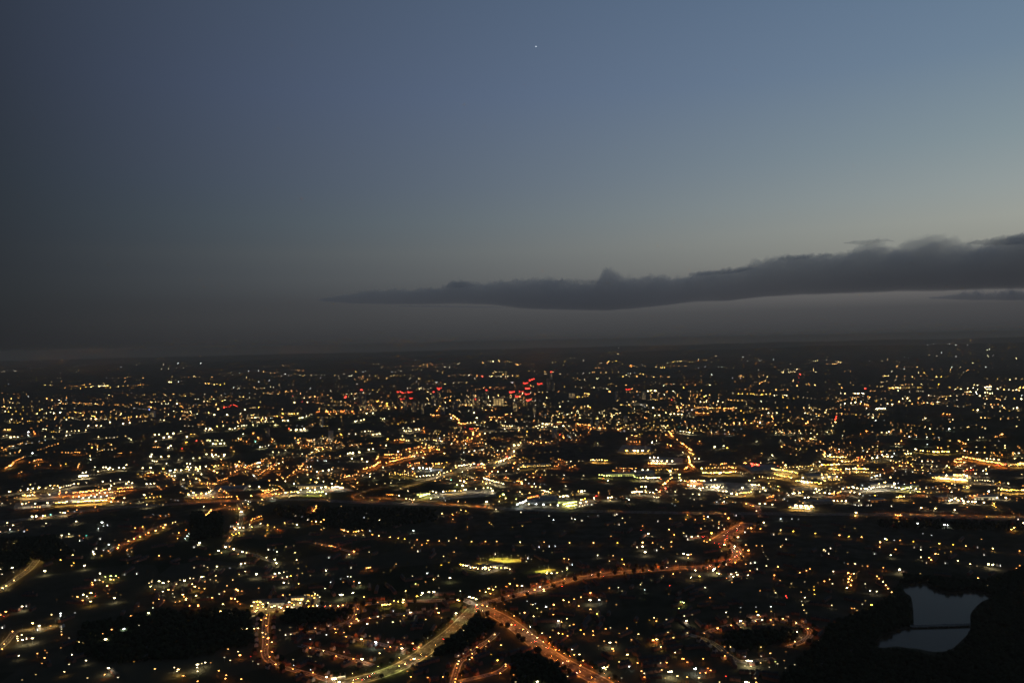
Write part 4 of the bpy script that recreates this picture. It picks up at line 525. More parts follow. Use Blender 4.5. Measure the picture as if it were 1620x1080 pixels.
for ri, (pts, w) in enumerate(road_lines):
    z = 0.06 + 0.012 * ri
    tag(strip(pts, -w / 2, w / 2, z).build("road", M['asphalt_wide'] if w > 18 else M['asphalt']), kind="structure")
    if pts[0].y > 2900 and pts[-1].y > 2900: continue
    mk = MB()
    for i in range(1, len(pts) - 1, 1):
        d = pts[i + 1] - pts[i]; L_ = d.length
        if L_ < 1e-3: continue
        d /= L_; s = Vector((d.y, -d.x, 0)) * .16; a, b = pts[i], pts[i] + d * min(7, L_)
        for o in ((-w / 4, w / 4) if w > 18 else (0,)):
            q = Vector((d.y, -d.x, 0)) * o
            mk.quad(*[tuple(Vector((u.x, u.y, z + .05))) for u in (a + q - s, a + q + s, b + q + s, b + q - s)])
    tag(mk.build("road_marking", M['paint']), kind="structure")
    for sgn in (-1, 1):                        # raised pavements, broken where another road crosses
        run = []
        def flush():
            if len(run) > 2: tag(strip(run, 0, 2.4 * sgn, z, z + .14).build("pavement", M['pavement']), kind="structure")
        for i, p in enumerate(pts):
            q = p + side(pts, i) * (w / 2 * sgn)
            clear = all(np.hypot(*(np.array([(r.x - q.x, r.y - q.y) for r in ps]).T)).min() > ww / 2 + 4 for rj, (ps, ww) in enumerate(road_lines) if rj != ri)
            if clear: run.append(q)
            else: flush(); run = []
        flush()

# ---------------------------------------------------------------- lamps
class Kit: pass
K = Kit(); K.cache = {}
def once(key, f):
    if key not in K.cache: K.cache[key] = f()
    return K.cache[key]
def glow_rgb(c, L):
    g = GLOW[c]; return tuple(x * L for x in g)
def lamp_level(s): return (POWER[s] * 20.0, 2.2, .9, .44) if s < 3 else (POWER[s] * 7.0, 3.1, 1.2, 1.0) if s < 5 else (POWER[s] * 4.5, 4.6, 1.6, 1.6)
def pole_mesh():
    m = MB(); m.bar((0, 0, 0), (0, 0, 1.2), .14, 0, 6); m.bar((0, 0, 1.2), (0, 0, 8.9), .085, 0, 6); m.bar((0, 0, 8.85), (1.5, 0, 9.3), .06, 0, 5)
    return m.mesh("pole", [M['steel']])
def head_mesh():
    m = MB(); m.box(2.0, 0, 9.12, 9.42, 2.5, 1.25, 0, 0, taper=.8); return m.mesh("lamp_head", [M['steel']])
def glass_mesh(c, s, area):
    m = MB()
    if s is not None:
        L_, wx, wy, hz = lamp_level(s)
        m.box(2.0, 0, 9.1 - hz, 9.1, wx, wy, 0, 0, glow_rgb(c, L_), taper=1.0)
        zq = 9.1 - hz - .03
    else: zq = 9.10
    r = math.sqrt(area) / 2
    m.quad((2 - r, r, zq), (2 + r, r, zq), (2 + r, -r, zq), (2 - r, -r, zq), 1)
    return m.mesh("lamp_glass", [M['glow'], DOWN[DOWNOF[c]]])
def street_lamp(p, rz, c, s, area):
    t = empty("street_lamp", p, rz)
    link("pole", once('pole', pole_mesh), t); link("lamp_head", once('head', head_mesh), t)
    link("lamp_glass", once(('glass', c, s, area), lambda: glass_mesh(c, s, area)), t)
    return t
def mast_mesh():
    m = MB(); m.bar((0, 0, 0), (0, 0, 12.6), .16, 0, 6); m.bar((-1.9, 0, 12.5), (1.9, 0, 12.5), .09, 0, 5); return m.mesh("mast", [M['steel']])
def flood_mesh(c, s, sx):
    m = MB(); L_ = POWER[s] * 6.0
    m.box(sx, 0, 11.5, 12.35, 1.7, 1.0, 0, 0, glow_rgb(c, L_)); r = .5
    m.quad((sx - r, r, 11.46), (sx + r, r, 11.46), (sx + r, -r, 11.46), (sx - r, -r, 11.46), 1)
    return m.mesh("flood_lamp", [M['glow'], DOWN[DOWNOF[c]]])
def hood_mesh(sx):
    m = MB(); m.box(sx, 0, 12.36, 12.5, 1.9, 1.2); return m.mesh("hood", [M['steel']])
def floodlight(p, rz, c, s):
    t = empty("floodlight_mast", p, rz)
    link("mast", once('mast', mast_mesh), t)
    for sx in (-1.05, 1.05):
        fl = link("flood_lamp", once(('flood', c, s, sx), lambda: flood_mesh(c, s, sx)), t)
        link("hood", once(('hood', sx), lambda: hood_mesh(sx)), fl)
    return t

# cars
def car_meshes(k):
    body = MB(); body.box(0, 0, .35, .85, 4.3, 1.75, 0, 0, taper=.96); 
    cab = MB(); cab.box(-.2, 0, .85, 1.42, 2.3, 1.6, 0, 0, taper=.74)
    return body.mesh("body", [M['carpaint'][k]]), cab.mesh("cabin", [M['glass']])
def wheel_mesh():
    m = MB(); m.bar((0, -.1, .32), (0, .1, .32), .32, 0, 10); return m.mesh("wheel", [M['rubber']])
def carlight_mesh(name, rgb, L_, x, y, w=.42, h=.22):
    m = MB(); m.box(x, y, .56, .56 + h, .12, w, 0, 0, tuple(v * L_ for v in rgb)); return m.mesh(name, [M['glow']])
def car(p, rz, k, boost=1.0, heads=True):
    t = empty("car", p, rz)
    b_, c_ = once(('car', k), lambda: car_meshes(k)); link("body", b_, t); link("cabin", c_, t)
    for x in (-1.35, 1.35):
        for y in (-.8, .8): link("wheel", once('wheel', wheel_mesh), t, (x, y, 0))
    for y in (-.62, .62):
        link("tail_light", once(('tail', y, boost), lambda: carlight_mesh("tail_light", GLOW['r'], 45 * boost, -2.16, y)), t)
        link("headlight", once(('headl', y), lambda: carlight_mesh("headlight", (1, .93, .75), 40.0 if heads else 8.0, 2.16, y)), t)
    return t

# houses
def house_wall(k):
    m = MB(); w, d, h, r = 8.5, 7.5, 5.2, 8.0
    v = [(-w/2,-d/2,0),(w/2,-d/2,0),(w/2,d/2,0),(-w/2,d/2,0),(-w/2,-d/2,h),(w/2,-d/2,h),(w/2,d/2,h),(-w/2,d/2,h),(-w/2,0,r-.12),(w/2,0,r-.12)]
    m.add(v, [(0,1,5,4),(2,3,7,6),(1,2,6,9,5),(3,0,4,8,7)]); return m.mesh("wall", [M['brick'] if k else M['render']])
def house_roof(k):
    m = MB(); w, d, h, r = 9.1, 8.3, 5.0, 8.1
    for s in (-1, 1):
        a = [(-w/2, s*d/2, h), (w/2, s*d/2, h), (w/2, 0, r), (-w/2, 0, r)]
        m.add(a + [(x, y, z + .18) for x, y, z in a], [(0,1,2,3),(4,5,6,7),(0,1,5,4),(1,2,6,5),(2,3,7,6),(3,0,4,7)])
    return m.mesh("roof", [M['slate'] if k else M['tile']])
def chimney_mesh():
    m = MB(); m.box(3.0, .6, 6.6, 9.3, .7, 1.1); return m.mesh("chimney", [M['brick']])
def window_mesh(L_, col, big):
    m = MB(); w, h = (1.9, 1.5) if big else (1.2, 1.2)
    m.box(0, -3.79, -h / 2, h / 2, w, .1, 0, 0, tuple(c * L_ for c in col) if L_ else (0, 0, 0)); return m.mesh("window", [M['glow'] if L_ else M['glass']])
def door_mesh():
    m = MB(); m.box(.2, -3.79, 0, 2.1, 1.0, .1); return m.mesh("door", [M['carpaint'][1]])
WCOL = [(1, .80, .5), (1, .92, .74), (.9, .96, 1), (1, .62, .28)]
def house(p, rz, k, lit, col=0):
    t = empty("house", p, rz)
    link("wall", once(('hw', k & 1), lambda: house_wall(k & 1)), t)
    rf = link("roof", once(('hr', k >> 1 & 1), lambda: house_roof(k >> 1 & 1)), t)
    link("chimney", once('chim', chimney_mesh), rf)
    link("door", once('door', door_mesh), t)
    for i, (x, z) in enumerate(((-2.4, 1.6), (2.5, 1.6), (-2.4, 4.0), (2.5, 4.0))):
        on = i in lit
        w_ = link("window", once(('win', on and round(lit[i], 2), col if on else 0, i == 0), lambda: window_mesh(lit[i] if on else 0, WCOL[col], i == 0)), t, (x, 0, z))
        if on: w_['label'] = "lit window"
    return t
class Batch:
    """many small pieces far off, joined"""
    def __init__(s): s.mb = MB()
far_glow, far_down, stuff_house, stuff_pole = MB(), MB(), MB(), MB()
DKEYS = list(DOWN)
def stuff_lamp(p, c, s, ang=0.0, down=True, spread=.55):
    d = p.length; k = max(1.0, d / 2300.0) ** .6; boost = (max(1.0, d / 2300.0) / k) ** 2
    L_, wx, wy, hz = lamp_level(s)
    j = float(np.clip(RNG.lognormal(-.15, spread), .15, 4.0))
    g = GLOW[c]
    if c == 'o': u = RNG.uniform(0, 1); g = (1, .33 + .2 * u, .06 + .1 * u)
    if c in 'wy': u = RNG.uniform(-.2, .06); g = (1, g[1] + u, max(.05, g[2] + 1.4 * u))
    wide = RNG.uniform(.8, 1.3)
    if d > 12000: boost *= 1.25
    elif d > 4500: boost *= .72
    far_glow.box(p.x, p.y, p.z - hz * k / 2, p.z + hz * k / 2, wx * k * wide, wy * k, ang, 0, tuple(x * L_ * boost * j / wide ** .5 for x in g), bottom=False)
    if d < 3300: stuff_pole.bar((p.x, p.y, 0), (p.x, p.y, p.z - hz / 2), .12, 0, 4)
    if down and s >= 1 and (d < 5200 or d < 8000 and s >= 2):
        r = .5 * math.sqrt((.2, .3, .6, 1.5, 2.8, 5.0)[s] * ((5.0 if s < 3 else 1.2) if 2700 < d < 8000 else 1) * min(4.0, (d / 2300.0) ** 1.5 if d > 2300 else 1)); z = p.z - hz * k / 2 - .05
        far_down.quad((p.x - r, p.y + r, z), (p.x + r, p.y + r, z), (p.x + r, p.y - r, z), (p.x - r, p.y - r, z), DKEYS.index(DOWNOF[c]))

def grid_angle(x, y):
    return noise.noise(Vector((x / 1500.0, y / 1500.0, 2.2))) * 2.2
lights = []
for (ox, oy), txt in TILES.items():
    for a, b, _r, c2, d2, n, col, s in re.findall(r"(\d+),(\d+)(>(\d+),(\d+)\*(\d+))?([a-z])(\d)", txt):
        a, b, s = int(a), int(b), int(s)
        if n:
            n = int(n)
            for i in range(n):
                t = i / max(1, n - 1)
                jx, jy = RNG.normal(0, 3.4), RNG.normal(0, 2.6)
                if oy == 540 and RNG.random() < .38: continue
                ss = s
                if RNG.random() < .25: ss = max(0, s - 1)
                lights.append((ox + (a + (int(c2) - a) * t + jx) / 6, oy + (b + (int(d2) - b) * t + jy) / 6, col, ss))
        else: lights.append((ox + a / 6, oy + b / 6, col, s))
for a, b in LANE: lights.append((a, b, 'y' if RNG.random() < .5 else 'o', 2))

near, cars_at, houses_at, rest = [], [], [], []
for (px, py, c, s) in lights:
    below = py - (556 - 0.01975 * px)
    if 395 < px < 512 and 944 < py < 972: s = min(s, 3 if RNG.random() < .35 else 2); c = 'y' if c == 'w' and RNG.random() < .6 else c
    if below > 258 or below > 205 and s >= 4 and c in 'wcyg':
        if c == 'r' and s > 0: cars_at.append((px, py, s)); continue
        if c in 'wcg' and s <= 1 and len(houses_at) < 110: houses_at.append((px, py, c, s)); continue
        near.append((px, py, 'y' if c == 'w' and s == 2 and RNG.random() < .4 else c, s))
    else: rest.append((px, py, c, s))
near.sort(key=lambda q: -(q[1] - 700) * (0.35 + q[3] * .4))
THINGS = 232
GROUP_LAMP, GROUP_FLOOD = "street lamps of the near estates", "bright floodlight masts"
PH = {'o': "orange street lamp on a thin pole", 'y': "warm yellow street lamp on a thin pole", 'w': "white street lamp on a thin pole", 'c': "cold white street lamp on a thin pole", 'g': "greenish street lamp on a thin pole", 't': "teal lamp on a thin pole", 'b': "blue lamp on a thin pole", 'd': "deep orange street lamp on a thin pole", 'r': "dim red lamp on a thin pole"}
for i, (px, py, c, s) in enumerate(near):
    if i < THINGS:
        if s >= 3 and c in 'wcyg':
            p = G(px, py, 12.0); p.z = 0
            t = floodlight(p, RNG.uniform(-.4, .4), c, s)
            sc_ = max(1.0, p.length / 2300.0) ** .68; t.scale = (sc_, sc_, sc_)
            name_by_place(t, ("blinding " if s == 5 else "glaring " if s == 4 else "bright ") + {'w': "white", 'c': "cold white", 'y': "yellow", 'g': "lime"}[c] + " floodlight mast", "floodlight", GROUP_FLOOD)
        else:
            p = G(px, py, 8.8); p.z = 0
            rz = RNG.uniform(-.5, .5)
            p.x -= 2 * math.cos(rz); p.y -= 2 * math.sin(rz)
            t = street_lamp(p, rz, c, min(s, 2) if c != 'o' else min(s, 3), (.12, .16, .26, .5)[min(s, 3)])
            name_by_place(t, ("dim " if s <= 1 else "") + PH[c], "street lamp", GROUP_LAMP)
    else:
        stuff_lamp(G(px, py, 8.8), c, s)
for (px, py, c, s) in rest: stuff_lamp(G(px, py, 14.0), c, s)
for (px, py, s) in cars_at:
    p = G(px, py, .6); p.z = .0
    t = car(p, math.pi / 2 + RNG.uniform(-.5, .5), int(RNG.integers(4)), 1.0 if s < 3 else 2.2)
    name_by_place(t, "car with red tail lights lit", "car", "cars with red tail lights")
for (px, py, c, s) in houses_at:
    z = 1.6 if RNG.random() < .5 else 4.0
    p = G(px, py, z); p.z = 0; rz = RNG.uniform(-.45, .45)
    L_ = (2.2 if s == 0 else 7.0)
    lit = {0: L_, 2: L_ * .6} if RNG.random() < .5 else {1: L_, 3: L_ * .7}
    t = house(p + Vector((0, 3.8, 0)), rz, int(RNG.integers(4)), lit, 2 if c == 'c' else int(RNG.integers(0, 2)))
    name_by_place(t, "dark house with faintly lit windows", "house", "dark houses with a lit window")

# lamps with full cut-off heads along the roads: only the pool below shows
road_lamps = []
for ri, (rname, px, w, lc, sp, area) in enumerate(ROADS):
    if not lc: continue
    pts, _ = road_lines[ri]
    acc, k = 0.0, 0
    sp *= .62
    if sp < 18: pts = resample(pts, 9.0)
    for i in range(1, len(pts)):
        acc += (pts[i] - pts[i - 1]).length
        if acc >= sp:
            acc = 0.0; k += 1
            c = lc if len(lc) == 1 else ('y' if RNG.random() < (.5 if lc == 'oy' else .72) else 'o')
            if lc == 'gy' and RNG.random() < .35: c = 'g'
            for sgn in ((-1, 1) if w > 16 else ((-1,) if k % 2 else (1,))):
                road_lamps.append((pts[i] + side(pts, i) * sgn * (w / 2 + 1.2), side(pts, i) * -sgn, c, area * (2.1 if pts[i].y < 2900 else 5.0) * RNG.uniform(.6, 1.25), rname, k, ri))
road_lamps.sort(key=lambda q: q[0].length)
DCOL = {'o': "orange", 'y': "yellow", 'g': "lime-tinted"}
n_road = 0
for p, s_, c, area, rname, k, ri_ in road_lamps:
    x0, y0 = P(p.x, p.y, 9)
    if n_road < 66 and -20 < x0 < 1640 and y0 < 1090:
        n_road += 1
        t = street_lamp((p.x, p.y, 0), math.atan2(s_.y, s_.x), c, None, round(area * 3) / 3 + .1)
        PENDING.setdefault(("shaded " + DCOL[c] + " street lamp", "the fork on " + rname if "fork" not in rname else "the fork, on " + {0: "the yellowish road", 1: "the long road", 2: "the rising orange road", 4: "the shop road"}[ri_], "street lamp", "shaded lamps lighting the main roads"), []).append(((p - G(755, 958)).length, t))
    else:
        q = p + s_ * 1.6; r = .5 * math.sqrt(area)
        stuff_pole.box(q.x, q.y, 11.62, 11.9, 2 * r + .3, 2 * r + .3, 0, 0); stuff_pole.bar((p.x, p.y, 0), (p.x, p.y, 11.7), .1, 0, 4)
        far_down.quad((q.x - r, q.y + r, 11.6), (q.x + r, q.y + r, 11.6), (q.x + r, q.y - r, 11.6), (q.x - r, q.y - r, 11.6), DKEYS.index(c))

# the many faint lights: streets drawn from how busy the ground is
def faint(px, py, c, s): stuff_lamp(G(px, py, 7.0 if py > 790 else 12.0), c, s, down=(s >= 1 and RNG.random() < .5), spread=.85)
for y0, y1, row in BUSY:
    row = row[1] + row[2] + row[0] + row + (row[-1] + row[-2] + row[-3] if y0 < 900 else '000')     # the city goes on past both edges of the view
    for ci, ch in enumerate(row, -3):
        n = int(ch) * (6.0 if y0 < 620 else 13.0 if y0 < 760 else 5.5 if y0 < 790 else .9) * (y1 - y0) / 20.0
        made = 0
        while made < n:
            cx, cy_ = RNG.uniform(ci * 135, ci * 135 + 135), RNG.uniform(y0, y1)
            below = cy_ - (556 - 0.01975 * cx)
            if below < 22: made += 1; continue
            if inside(cx, cy_, LAKE) or cx > 1330 and cy_ > 945: made += 1; continue
            p = G(cx, cy_)
            far = below < 240
            if far and noise.fractal(Vector((p.x / 1100.0, p.y / 1700.0, 7.7)), .8, 2.0, 3) < RNG.uniform(-.22, .2): made += .5; continue
            ang = grid_angle(p.x, p.y) + (0 if RNG.random() < .65 else math.pi / 2)
            u = RNG.random()
            if far: c = 'w' if u < .20 else 'y' if u < .47 else 'o' if u < .96 else 'c'
            else: c = 'o' if u < .42 else 'w' if u < .72 else 'y' if u < .86 else 'c'
            gap = 30.0 * max(1.0, p.length / 3500.0)
            m = int(RNG.integers(1, 7)) if far else int(RNG.integers(1, 4))
            for i in range(m):
                q = p + Vector((math.cos(ang), math.sin(ang), 0)) * gap * i * RNG.uniform(.85, 1.2)
                if q.y < 1300: continue
                x_, y_ = P(q.x, q.y, 7.0)
                if inside(x_, y_, LAKE): continue
                s = 0 if RNG.random() < (.68 if far else .66) else 1
                if far and RNG.random() < .06: s = 2
                faint(x_, y_, c, s); made += 1
me = far_glow.mesh("distant_lights", [M['glow']])
tag(link("distant_lights", me), kind="stuff")
tag(far_down.build("lamp_downlights", [DOWN[k] for k in DKEYS]), kind="stuff")  # emissive panels under the lamps, enlarged at mid distance to warm the ground
tag(stuff_pole.build("distant_lamp_posts", M['steel']), kind="stuff")
HAZE = 3.0e-5
# ---------------------------------------------------------------- cars on the wide roads
def lane_cars(ri, n, words, group):
    pts, w = road_lines[ri]
    for j in range(n):
        i = int(RNG.integers(2, len(pts) - 3)); sgn = 1 if j % 2 else -1
        s_ = side(pts, i); p = pts[i] + s_ * sgn * w * RNG.choice([.12, .32])
        x_, y_ = P(p.x, p.y, 1)
        if not (0 < x_ < 1620 and y_ < 1078): continue
        d = pts[i + 1] - pts[i]; rz = math.atan2(d.y, d.x) + (math.pi if sgn < 0 else 0)
        t = car((p.x, p.y, .06 + .012 * ri), rz, int(RNG.integers(4)))
        away = math.sin(rz) > 0
        PENDING.setdefault((("receding car" if away else "oncoming car") + " on " + words, "the fork", "car", group), []).append(((p - G(755, 958)).length, t))
lane_cars(0, 9, "the wide yellow-lit road", "cars on the main roads")
lane_cars(1, 9, "the wide orange road", "cars on the main roads")
lane_cars(2, 9, "the orange road beside the pitches", "cars on the main roads")
lane_cars(3, 8, "the broad orange approach", "cars on the main roads")

# ---------------------------------------------------------------- houses and trees beside the lanes
nh = 0
for ri in (9, 10, 11, 12, 13, 14, 16, 17, 19, 21):
    pts, w = road_lines[ri]; acc = 0
    for i in range(1, len(pts) - 1):
        acc += (pts[i] - pts[i - 1]).length
        if acc < 30: continue
        acc = 0
        for sgn in (-1, 1):
            s_ = side(pts, i); q = pts[i] + s_ * sgn * (w / 2 + 13)
            x_, y_ = P(q.x, q.y, 3)
            if road_gap(q.x, q.y) < 7 or not (0 < x_ < 1620 and y_ < 1076) or nh > 105: continue
            f = -s_ * sgn
            rz = math.atan2(f.y, f.x) + math.pi / 2
            lit = {} if RNG.random() < .55 else {int(RNG.integers(4)): float(RNG.choice([2.0, 5.0]))}
            t = house((q.x, q.y, 0), rz, int(RNG.integers(4)), lit, int(RNG.integers(4)))
            nh += 1
            name_by_place(t, "terraced house with a lit window" if lit else "unlit terraced house", "house", "houses along the lamplit lanes")
# the rest of the estates: plain houses in rows
hv = [(-4.3,-3.8,0),(4.3,-3.8,0),(4.3,3.8,0),(-4.3,3.8,0),(-4.3,-3.8,5.2),(4.3,-3.8,5.2),(4.3,3.8,5.2),(-4.3,3.8,5.2),(-4.3,0,8),(4.3,0,8)]
hf = [(0,1,5,4),(2,3,7,6),(1,2,6,9,5),(3,0,4,8,7)]; hr = [(4,5,9,8),(6,7,8,9)]
hg = MB(); n_h = 0
for y0, y1, row in BUSY:
    if y0 < 800: continue
    for ci, ch in enumerate(row):
        for _ in range(int(int(ch) * 1.7 * (y1 - y0) / 20)):
            cx, cy_ = RNG.uniform(ci * 135, ci * 135 + 135), RNG.uniform(y0, y1)
            p = G(cx, cy_); ang = grid_angle(p.x, p.y) * 2 + RNG.normal(0, .15) + (math.pi / 2 if RNG.random() < .3 else 0)
            for i in range(int(RNG.integers(2, 6))):
                q = p + Vector((math.cos(ang), math.sin(ang), 0)) * 9.6 * i
                x_, y_ = P(q.x, q.y, 0)
                if road_gap(q.x, q.y) < 6 or inside(x_, y_, LAKE) or inside(x_, y_ - 6, LAKE): continue
                c, n = math.cos(ang), math.sin(ang)
                v = [(q.x + x * c - y * n, q.y + x * n + y * c, z) for x, y, z in hv]
                hg.add(v, hf, int(RNG.integers(2))); k = len(hg.v) - 10
                hg.f += [tuple(k + t for t in f) for f in hr]; hg.m += [2, 2]; n_h += 1
tag(hg.build("estate_houses", [M['brick'], M['brick'], M['slate']]), kind="stuff")

def crown_arrays(seed, n=42):
    b_ = bmesh.new(); bmesh.ops.create_icosphere(b_, subdivisions=2, radius=1.0)
    b_.verts.ensure_lookup_table(); v = []
    for q in b_.verts:
        d = q.co.normalized()
        k = 1 + .55 * noise.fractal(d * 1.7 + Vector((seed * 7.1, 0, 0)), .9, 2.0, 3)
        v.append((d.x * k, d.y * k, d.z * k * .95))
    f = [tuple(x.index for x in q.verts) for q in b_.faces]; b_.free()
    return np.array(v, np.float32), np.array(f, np.int32)
CROWNS = [crown_arrays(i) for i in range(5)]
WOODS = [
    ("lakeside_woodland", [(1222,1100),(1262,1050),(1300,1012),(1325,985),(1385,965),(1412,940),(1432,912),(1470,916),(1520,920),(1560,922),(1600,908),(1680,880),(1760,1110)], 8.5),
    ("park_woodland", [(130,992),(255,968),(395,968),(402,1020),(300,1042),(165,1052),(120,1030)], 10),
    ("hillside_woodland", [(-20,858),(88,850),(118,880),(60,890),(-20,915)], 10),
    ("triangle_woodland", [(757,975),(728,1000),(700,1024),(680,1042),(735,1030),(760,1010),(785,990)], 8.5),
    ("field_woodland", [(440,802),(690,807),(690,825),(560,842),(430,815)], 17),
    ("hollow_woodland", [(302,812),(352,812),(352,848),(302,858)], 12),
    ("bank_woodland", [(812,1045),(836,1036),(872,1052),(905,1085),(812,1085)], 9),
    ("crescent_woodland", [(1148,1003),(1250,1000),(1262,1012),(1180,1032),(1142,1020)], 9),
    ("roadside_woodland", [(1390,824),(1620,828),(1620,840),(1390,836)], 15),
    ("estate_woodland", [(460,962),(560,970),(545,982),(470,990),(440,985)], 10),
]
def wood(name, poly, gap):
    g = [G(a, b) for a, b in poly]
    x0, x1 = min(p.x for p in g), max(p.x for p in g); y0, y1 = min(p.y for p in g), max(p.y for p in g)
    V, Fc, base = [], [], 0
    y = y0
    while y < y1:
        x = x0
        while x < x1:
            tx, ty = x + RNG.uniform(-.45, .45) * gap, y + RNG.uniform(-.45, .45) * gap
            x += gap
            px, py = P(tx, ty, 0)
            if not inside(px, py, poly): continue
            h = RNG.uniform(8, 15); r = RNG.uniform(.34, .5) * h
            hit = False
            for z in (0, h * .5, h):
                for dx in (-r * .8, 0, r * .8):
                    qx, qy = P(tx + dx, ty, z)
                    if inside(qx, qy, LAKE): hit = True
            if hit or road_gap(tx, ty) < 7: continue
            cv, cf = CROWNS[int(RNG.integers(5))]
            a = RNG.uniform(0, 6.28); c, s = math.cos(a), math.sin(a)
            q = np.stack([(cv[:, 0] * c - cv[:, 1] * s) * r + tx, (cv[:, 0] * s + cv[:, 1] * c) * r + ty, cv[:, 2] * h * .42 + h * .58], 1)
            V.append(q); Fc.append(cf + base); base += len(q)
            k = np.array([(tx - .25, ty, 0), (tx + .2, ty - .2, 0), (tx, ty + .25, 0), (tx, ty, h * .6)], np.float32)
            V.append(k); Fc.append(np.array([(0, 1, 3), (1, 2, 3), (2, 0, 3)], np.int32) + base); base += 4
        y += gap
    if not V: return
    V = np.concatenate(V); Fc = np.concatenate(Fc)
    me = bpy.data.meshes.new(name)
    me.vertices.add(len(V)); me.vertices.foreach_set("co", V.astype(np.float32).ravel())
    me.loops.add(len(Fc) * 3); me.loops.foreach_set("vertex_index", Fc.ravel())
    me.polygons.add(len(Fc)); me.polygons.foreach_set("loop_start", np.arange(0, len(Fc) * 3, 3, dtype=np.int32))
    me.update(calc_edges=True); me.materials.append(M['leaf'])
    tag(link(name, me), kind="stuff")
for w_ in WOODS: wood(*w_)

def tree_meshes(i):
    cv, cf = CROWNS[i]
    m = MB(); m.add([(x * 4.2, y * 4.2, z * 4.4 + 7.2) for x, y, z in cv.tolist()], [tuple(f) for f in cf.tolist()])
    t = MB(); t.bar((0, 0, 0), (.1, 0, 4.2), .24, 0, 6); t.bar((.1, 0, 3.6), (1.5, .6, 6.6), .12, 0, 4); t.bar((.1, 0, 3.8), (-1.3, -.5, 6.8), .12, 0, 4)
    return m.mesh("crown", [M['leaf']]), t.mesh("trunk", [M['bark']])
def tree(p, k, sc, group):
    t = empty("tree", p, RNG.uniform(0, 6.28)); t.scale = (sc, sc, sc)
    c, tr = once(('tree', k), lambda: tree_meshes(k)); link("crown", c, t); link("trunk", tr, t)
    name_by_place(t, ("tall" if sc > 1.15 else "low" if sc < .85 else "bushy") + " dark tree beside a lit road", "tree", group)
n_t = 0
for ri, step in ((0, 15), (1, 15), (2, 22), (3, 16), (4, 30), (9, 30), (11, 34), (14, 36), (17, 36)):
    pts, w = road_lines[ri]; acc = 0
    for i in range(1, len(pts) - 1):
        acc += (pts[i] - pts[i - 1]).length
        if acc < step: continue
        acc = 0
        for sgn in (-1, 1):
            if RNG.random() < .3: continue
            q = pts[i] + side(pts, i) * sgn * (w / 2 + RNG.uniform(6, 14))
            x_, y_ = P(q.x, q.y, 4)
            if road_gap(q.x, q.y) < 3.5 or not (0 < x_ < 1620 and y_ < 1074) or n_t >= 290: continue
            n_t += 1
            tree((q.x, q.y, 0), int(RNG.integers(5)), RNG.uniform(.7, 1.4), "trees beside the lit roads")

# ---------------------------------------------------------------- causeway over the lake
a, b_ = G(1441, 990.5, 2.2), G(1541, 987.5, 2.2)
d = b_ - a; d.z = 0; L_ = d.length; rz = math.atan2(d.y, d.x)
cw = empty("causeway", ((a.x + b_.x) / 2, (a.y + b_.y) / 2, 0), rz)
m = MB(); m.box(0, 0, 1.6, 2.4, L_, 8.0); m.build("deck", M['concrete'], cw)
for sgn in (-1, 1):
    m = MB(); m.box(0, sgn * 3.8, 2.4, 3.6, L_, .35); m.build("parapet", M['concrete'], cw)
for i in range(6):
    m = MB(); m.box(-L_ / 2 + L_ * (i + .5) / 6, 0, -.6, 1.6, 2.0, 7.0); m.build("pier", M['concrete'], cw)
tag(cw, "low dark causeway crossing the pale lake from bank to bank", "bridge")

# ---------------------------------------------------------------- sheds, depots and lit pitches
def shed(px, py, w, dep, h, rot, facade, label, roof='metalroof', glow=None, doors=6, band=True):
    p = G(px, py)
    t = empty("warehouse", p, rot)
    m = MB(); m.box(0, dep / 2, 0, h, w, dep); m.build("wall", M[facade], t)
    m = MB(); v = [(-w/2-.4, -.4, h), (w/2+.4, -.4, h), (w/2+.4, dep+.4, h), (-w/2-.4, dep+.4, h), (-w/2-.4, dep/2, h+w*.02+2), (w/2+.4, dep/2, h+w*.02+2)]
    m.add(v, [(0,1,5,4),(2,3,4,5),(0,4,3),(1,2,5),(3,2,1,0)]); rf = m.build("roof", M[roof], t)
    for i in range(int(w // 22)):
        m = MB(); m.box(-w/2 + 14 + i * 22, dep * .25, h + 1.2, h + 2.6, 2.2, dep * .3); m.build("rooflight", M['glass'], rf)
    for i in range(doors):
        x = -w/2 + w * (i + .5) / doors
        on = glow is not None and RNG.random() < .65
        m = MB(); m.box(x, -.06, .2, min(h - 1.4, 5.0), w / doors * .62, .12, 0, 0, glow_rgb(glow[0], glow[1] * RNG.uniform(.15, .9)) if on else (0, 0, 0))
        m.build("door", M['glow'] if on else M['steel'], t)  # switched-on doors glow by themselves, imitating the light on the front
    if glow and band:
        m = MB(); m.box(0, -.5, h - 1.1, h - .2, w * .96, .8, 0, 0, glow_rgb(glow[0], glow[1] * .5)); m.build("front_glow_band", M['glow'], t)  # emissive strip under the eave, standing in for the lit front
    return tag(t, label, "warehouse")
shed(981, 753, 128, 60, 9, .02, 'cladding', "long shed with a glowing lime green front", glow=('g', 2.2), doors=12)
shed(1508, 757, 150, 70, 10, .03, 'cladding', "long yellow-lit depot building with a row of glowing doors", glow=('y', 3.0), doors=14)
shed(131, 754, 42, 30, 9, .0, 'slab', "small brilliant white-lit building", glow=('w', 6.0), doors=4)
shed(1215, 748, 150, 170, 11, .05, 'cladding', "huge shed with a plain grey roof between the white yards", glow=None, doors=8)
shed(1020, 752, 95, 90, 9, -.02, 'cladding', "grey-roofed shed beside the lime green front", glow=None)
shed(860, 796, 110, 110, 9, .03, 'cladding', "square grey-roofed store by the pale green forecourt", glow=None, doors=5)
shed(895, 796, 60, 45, 7, .05, 'slab', "low store with a pale green lit front", glow=('g', 3.0), doors=5)
shed(360, 777, 130, 90, 9, .06, 'cladding', "blue-grey roofed shed inside the yellow slip road", glow=None)
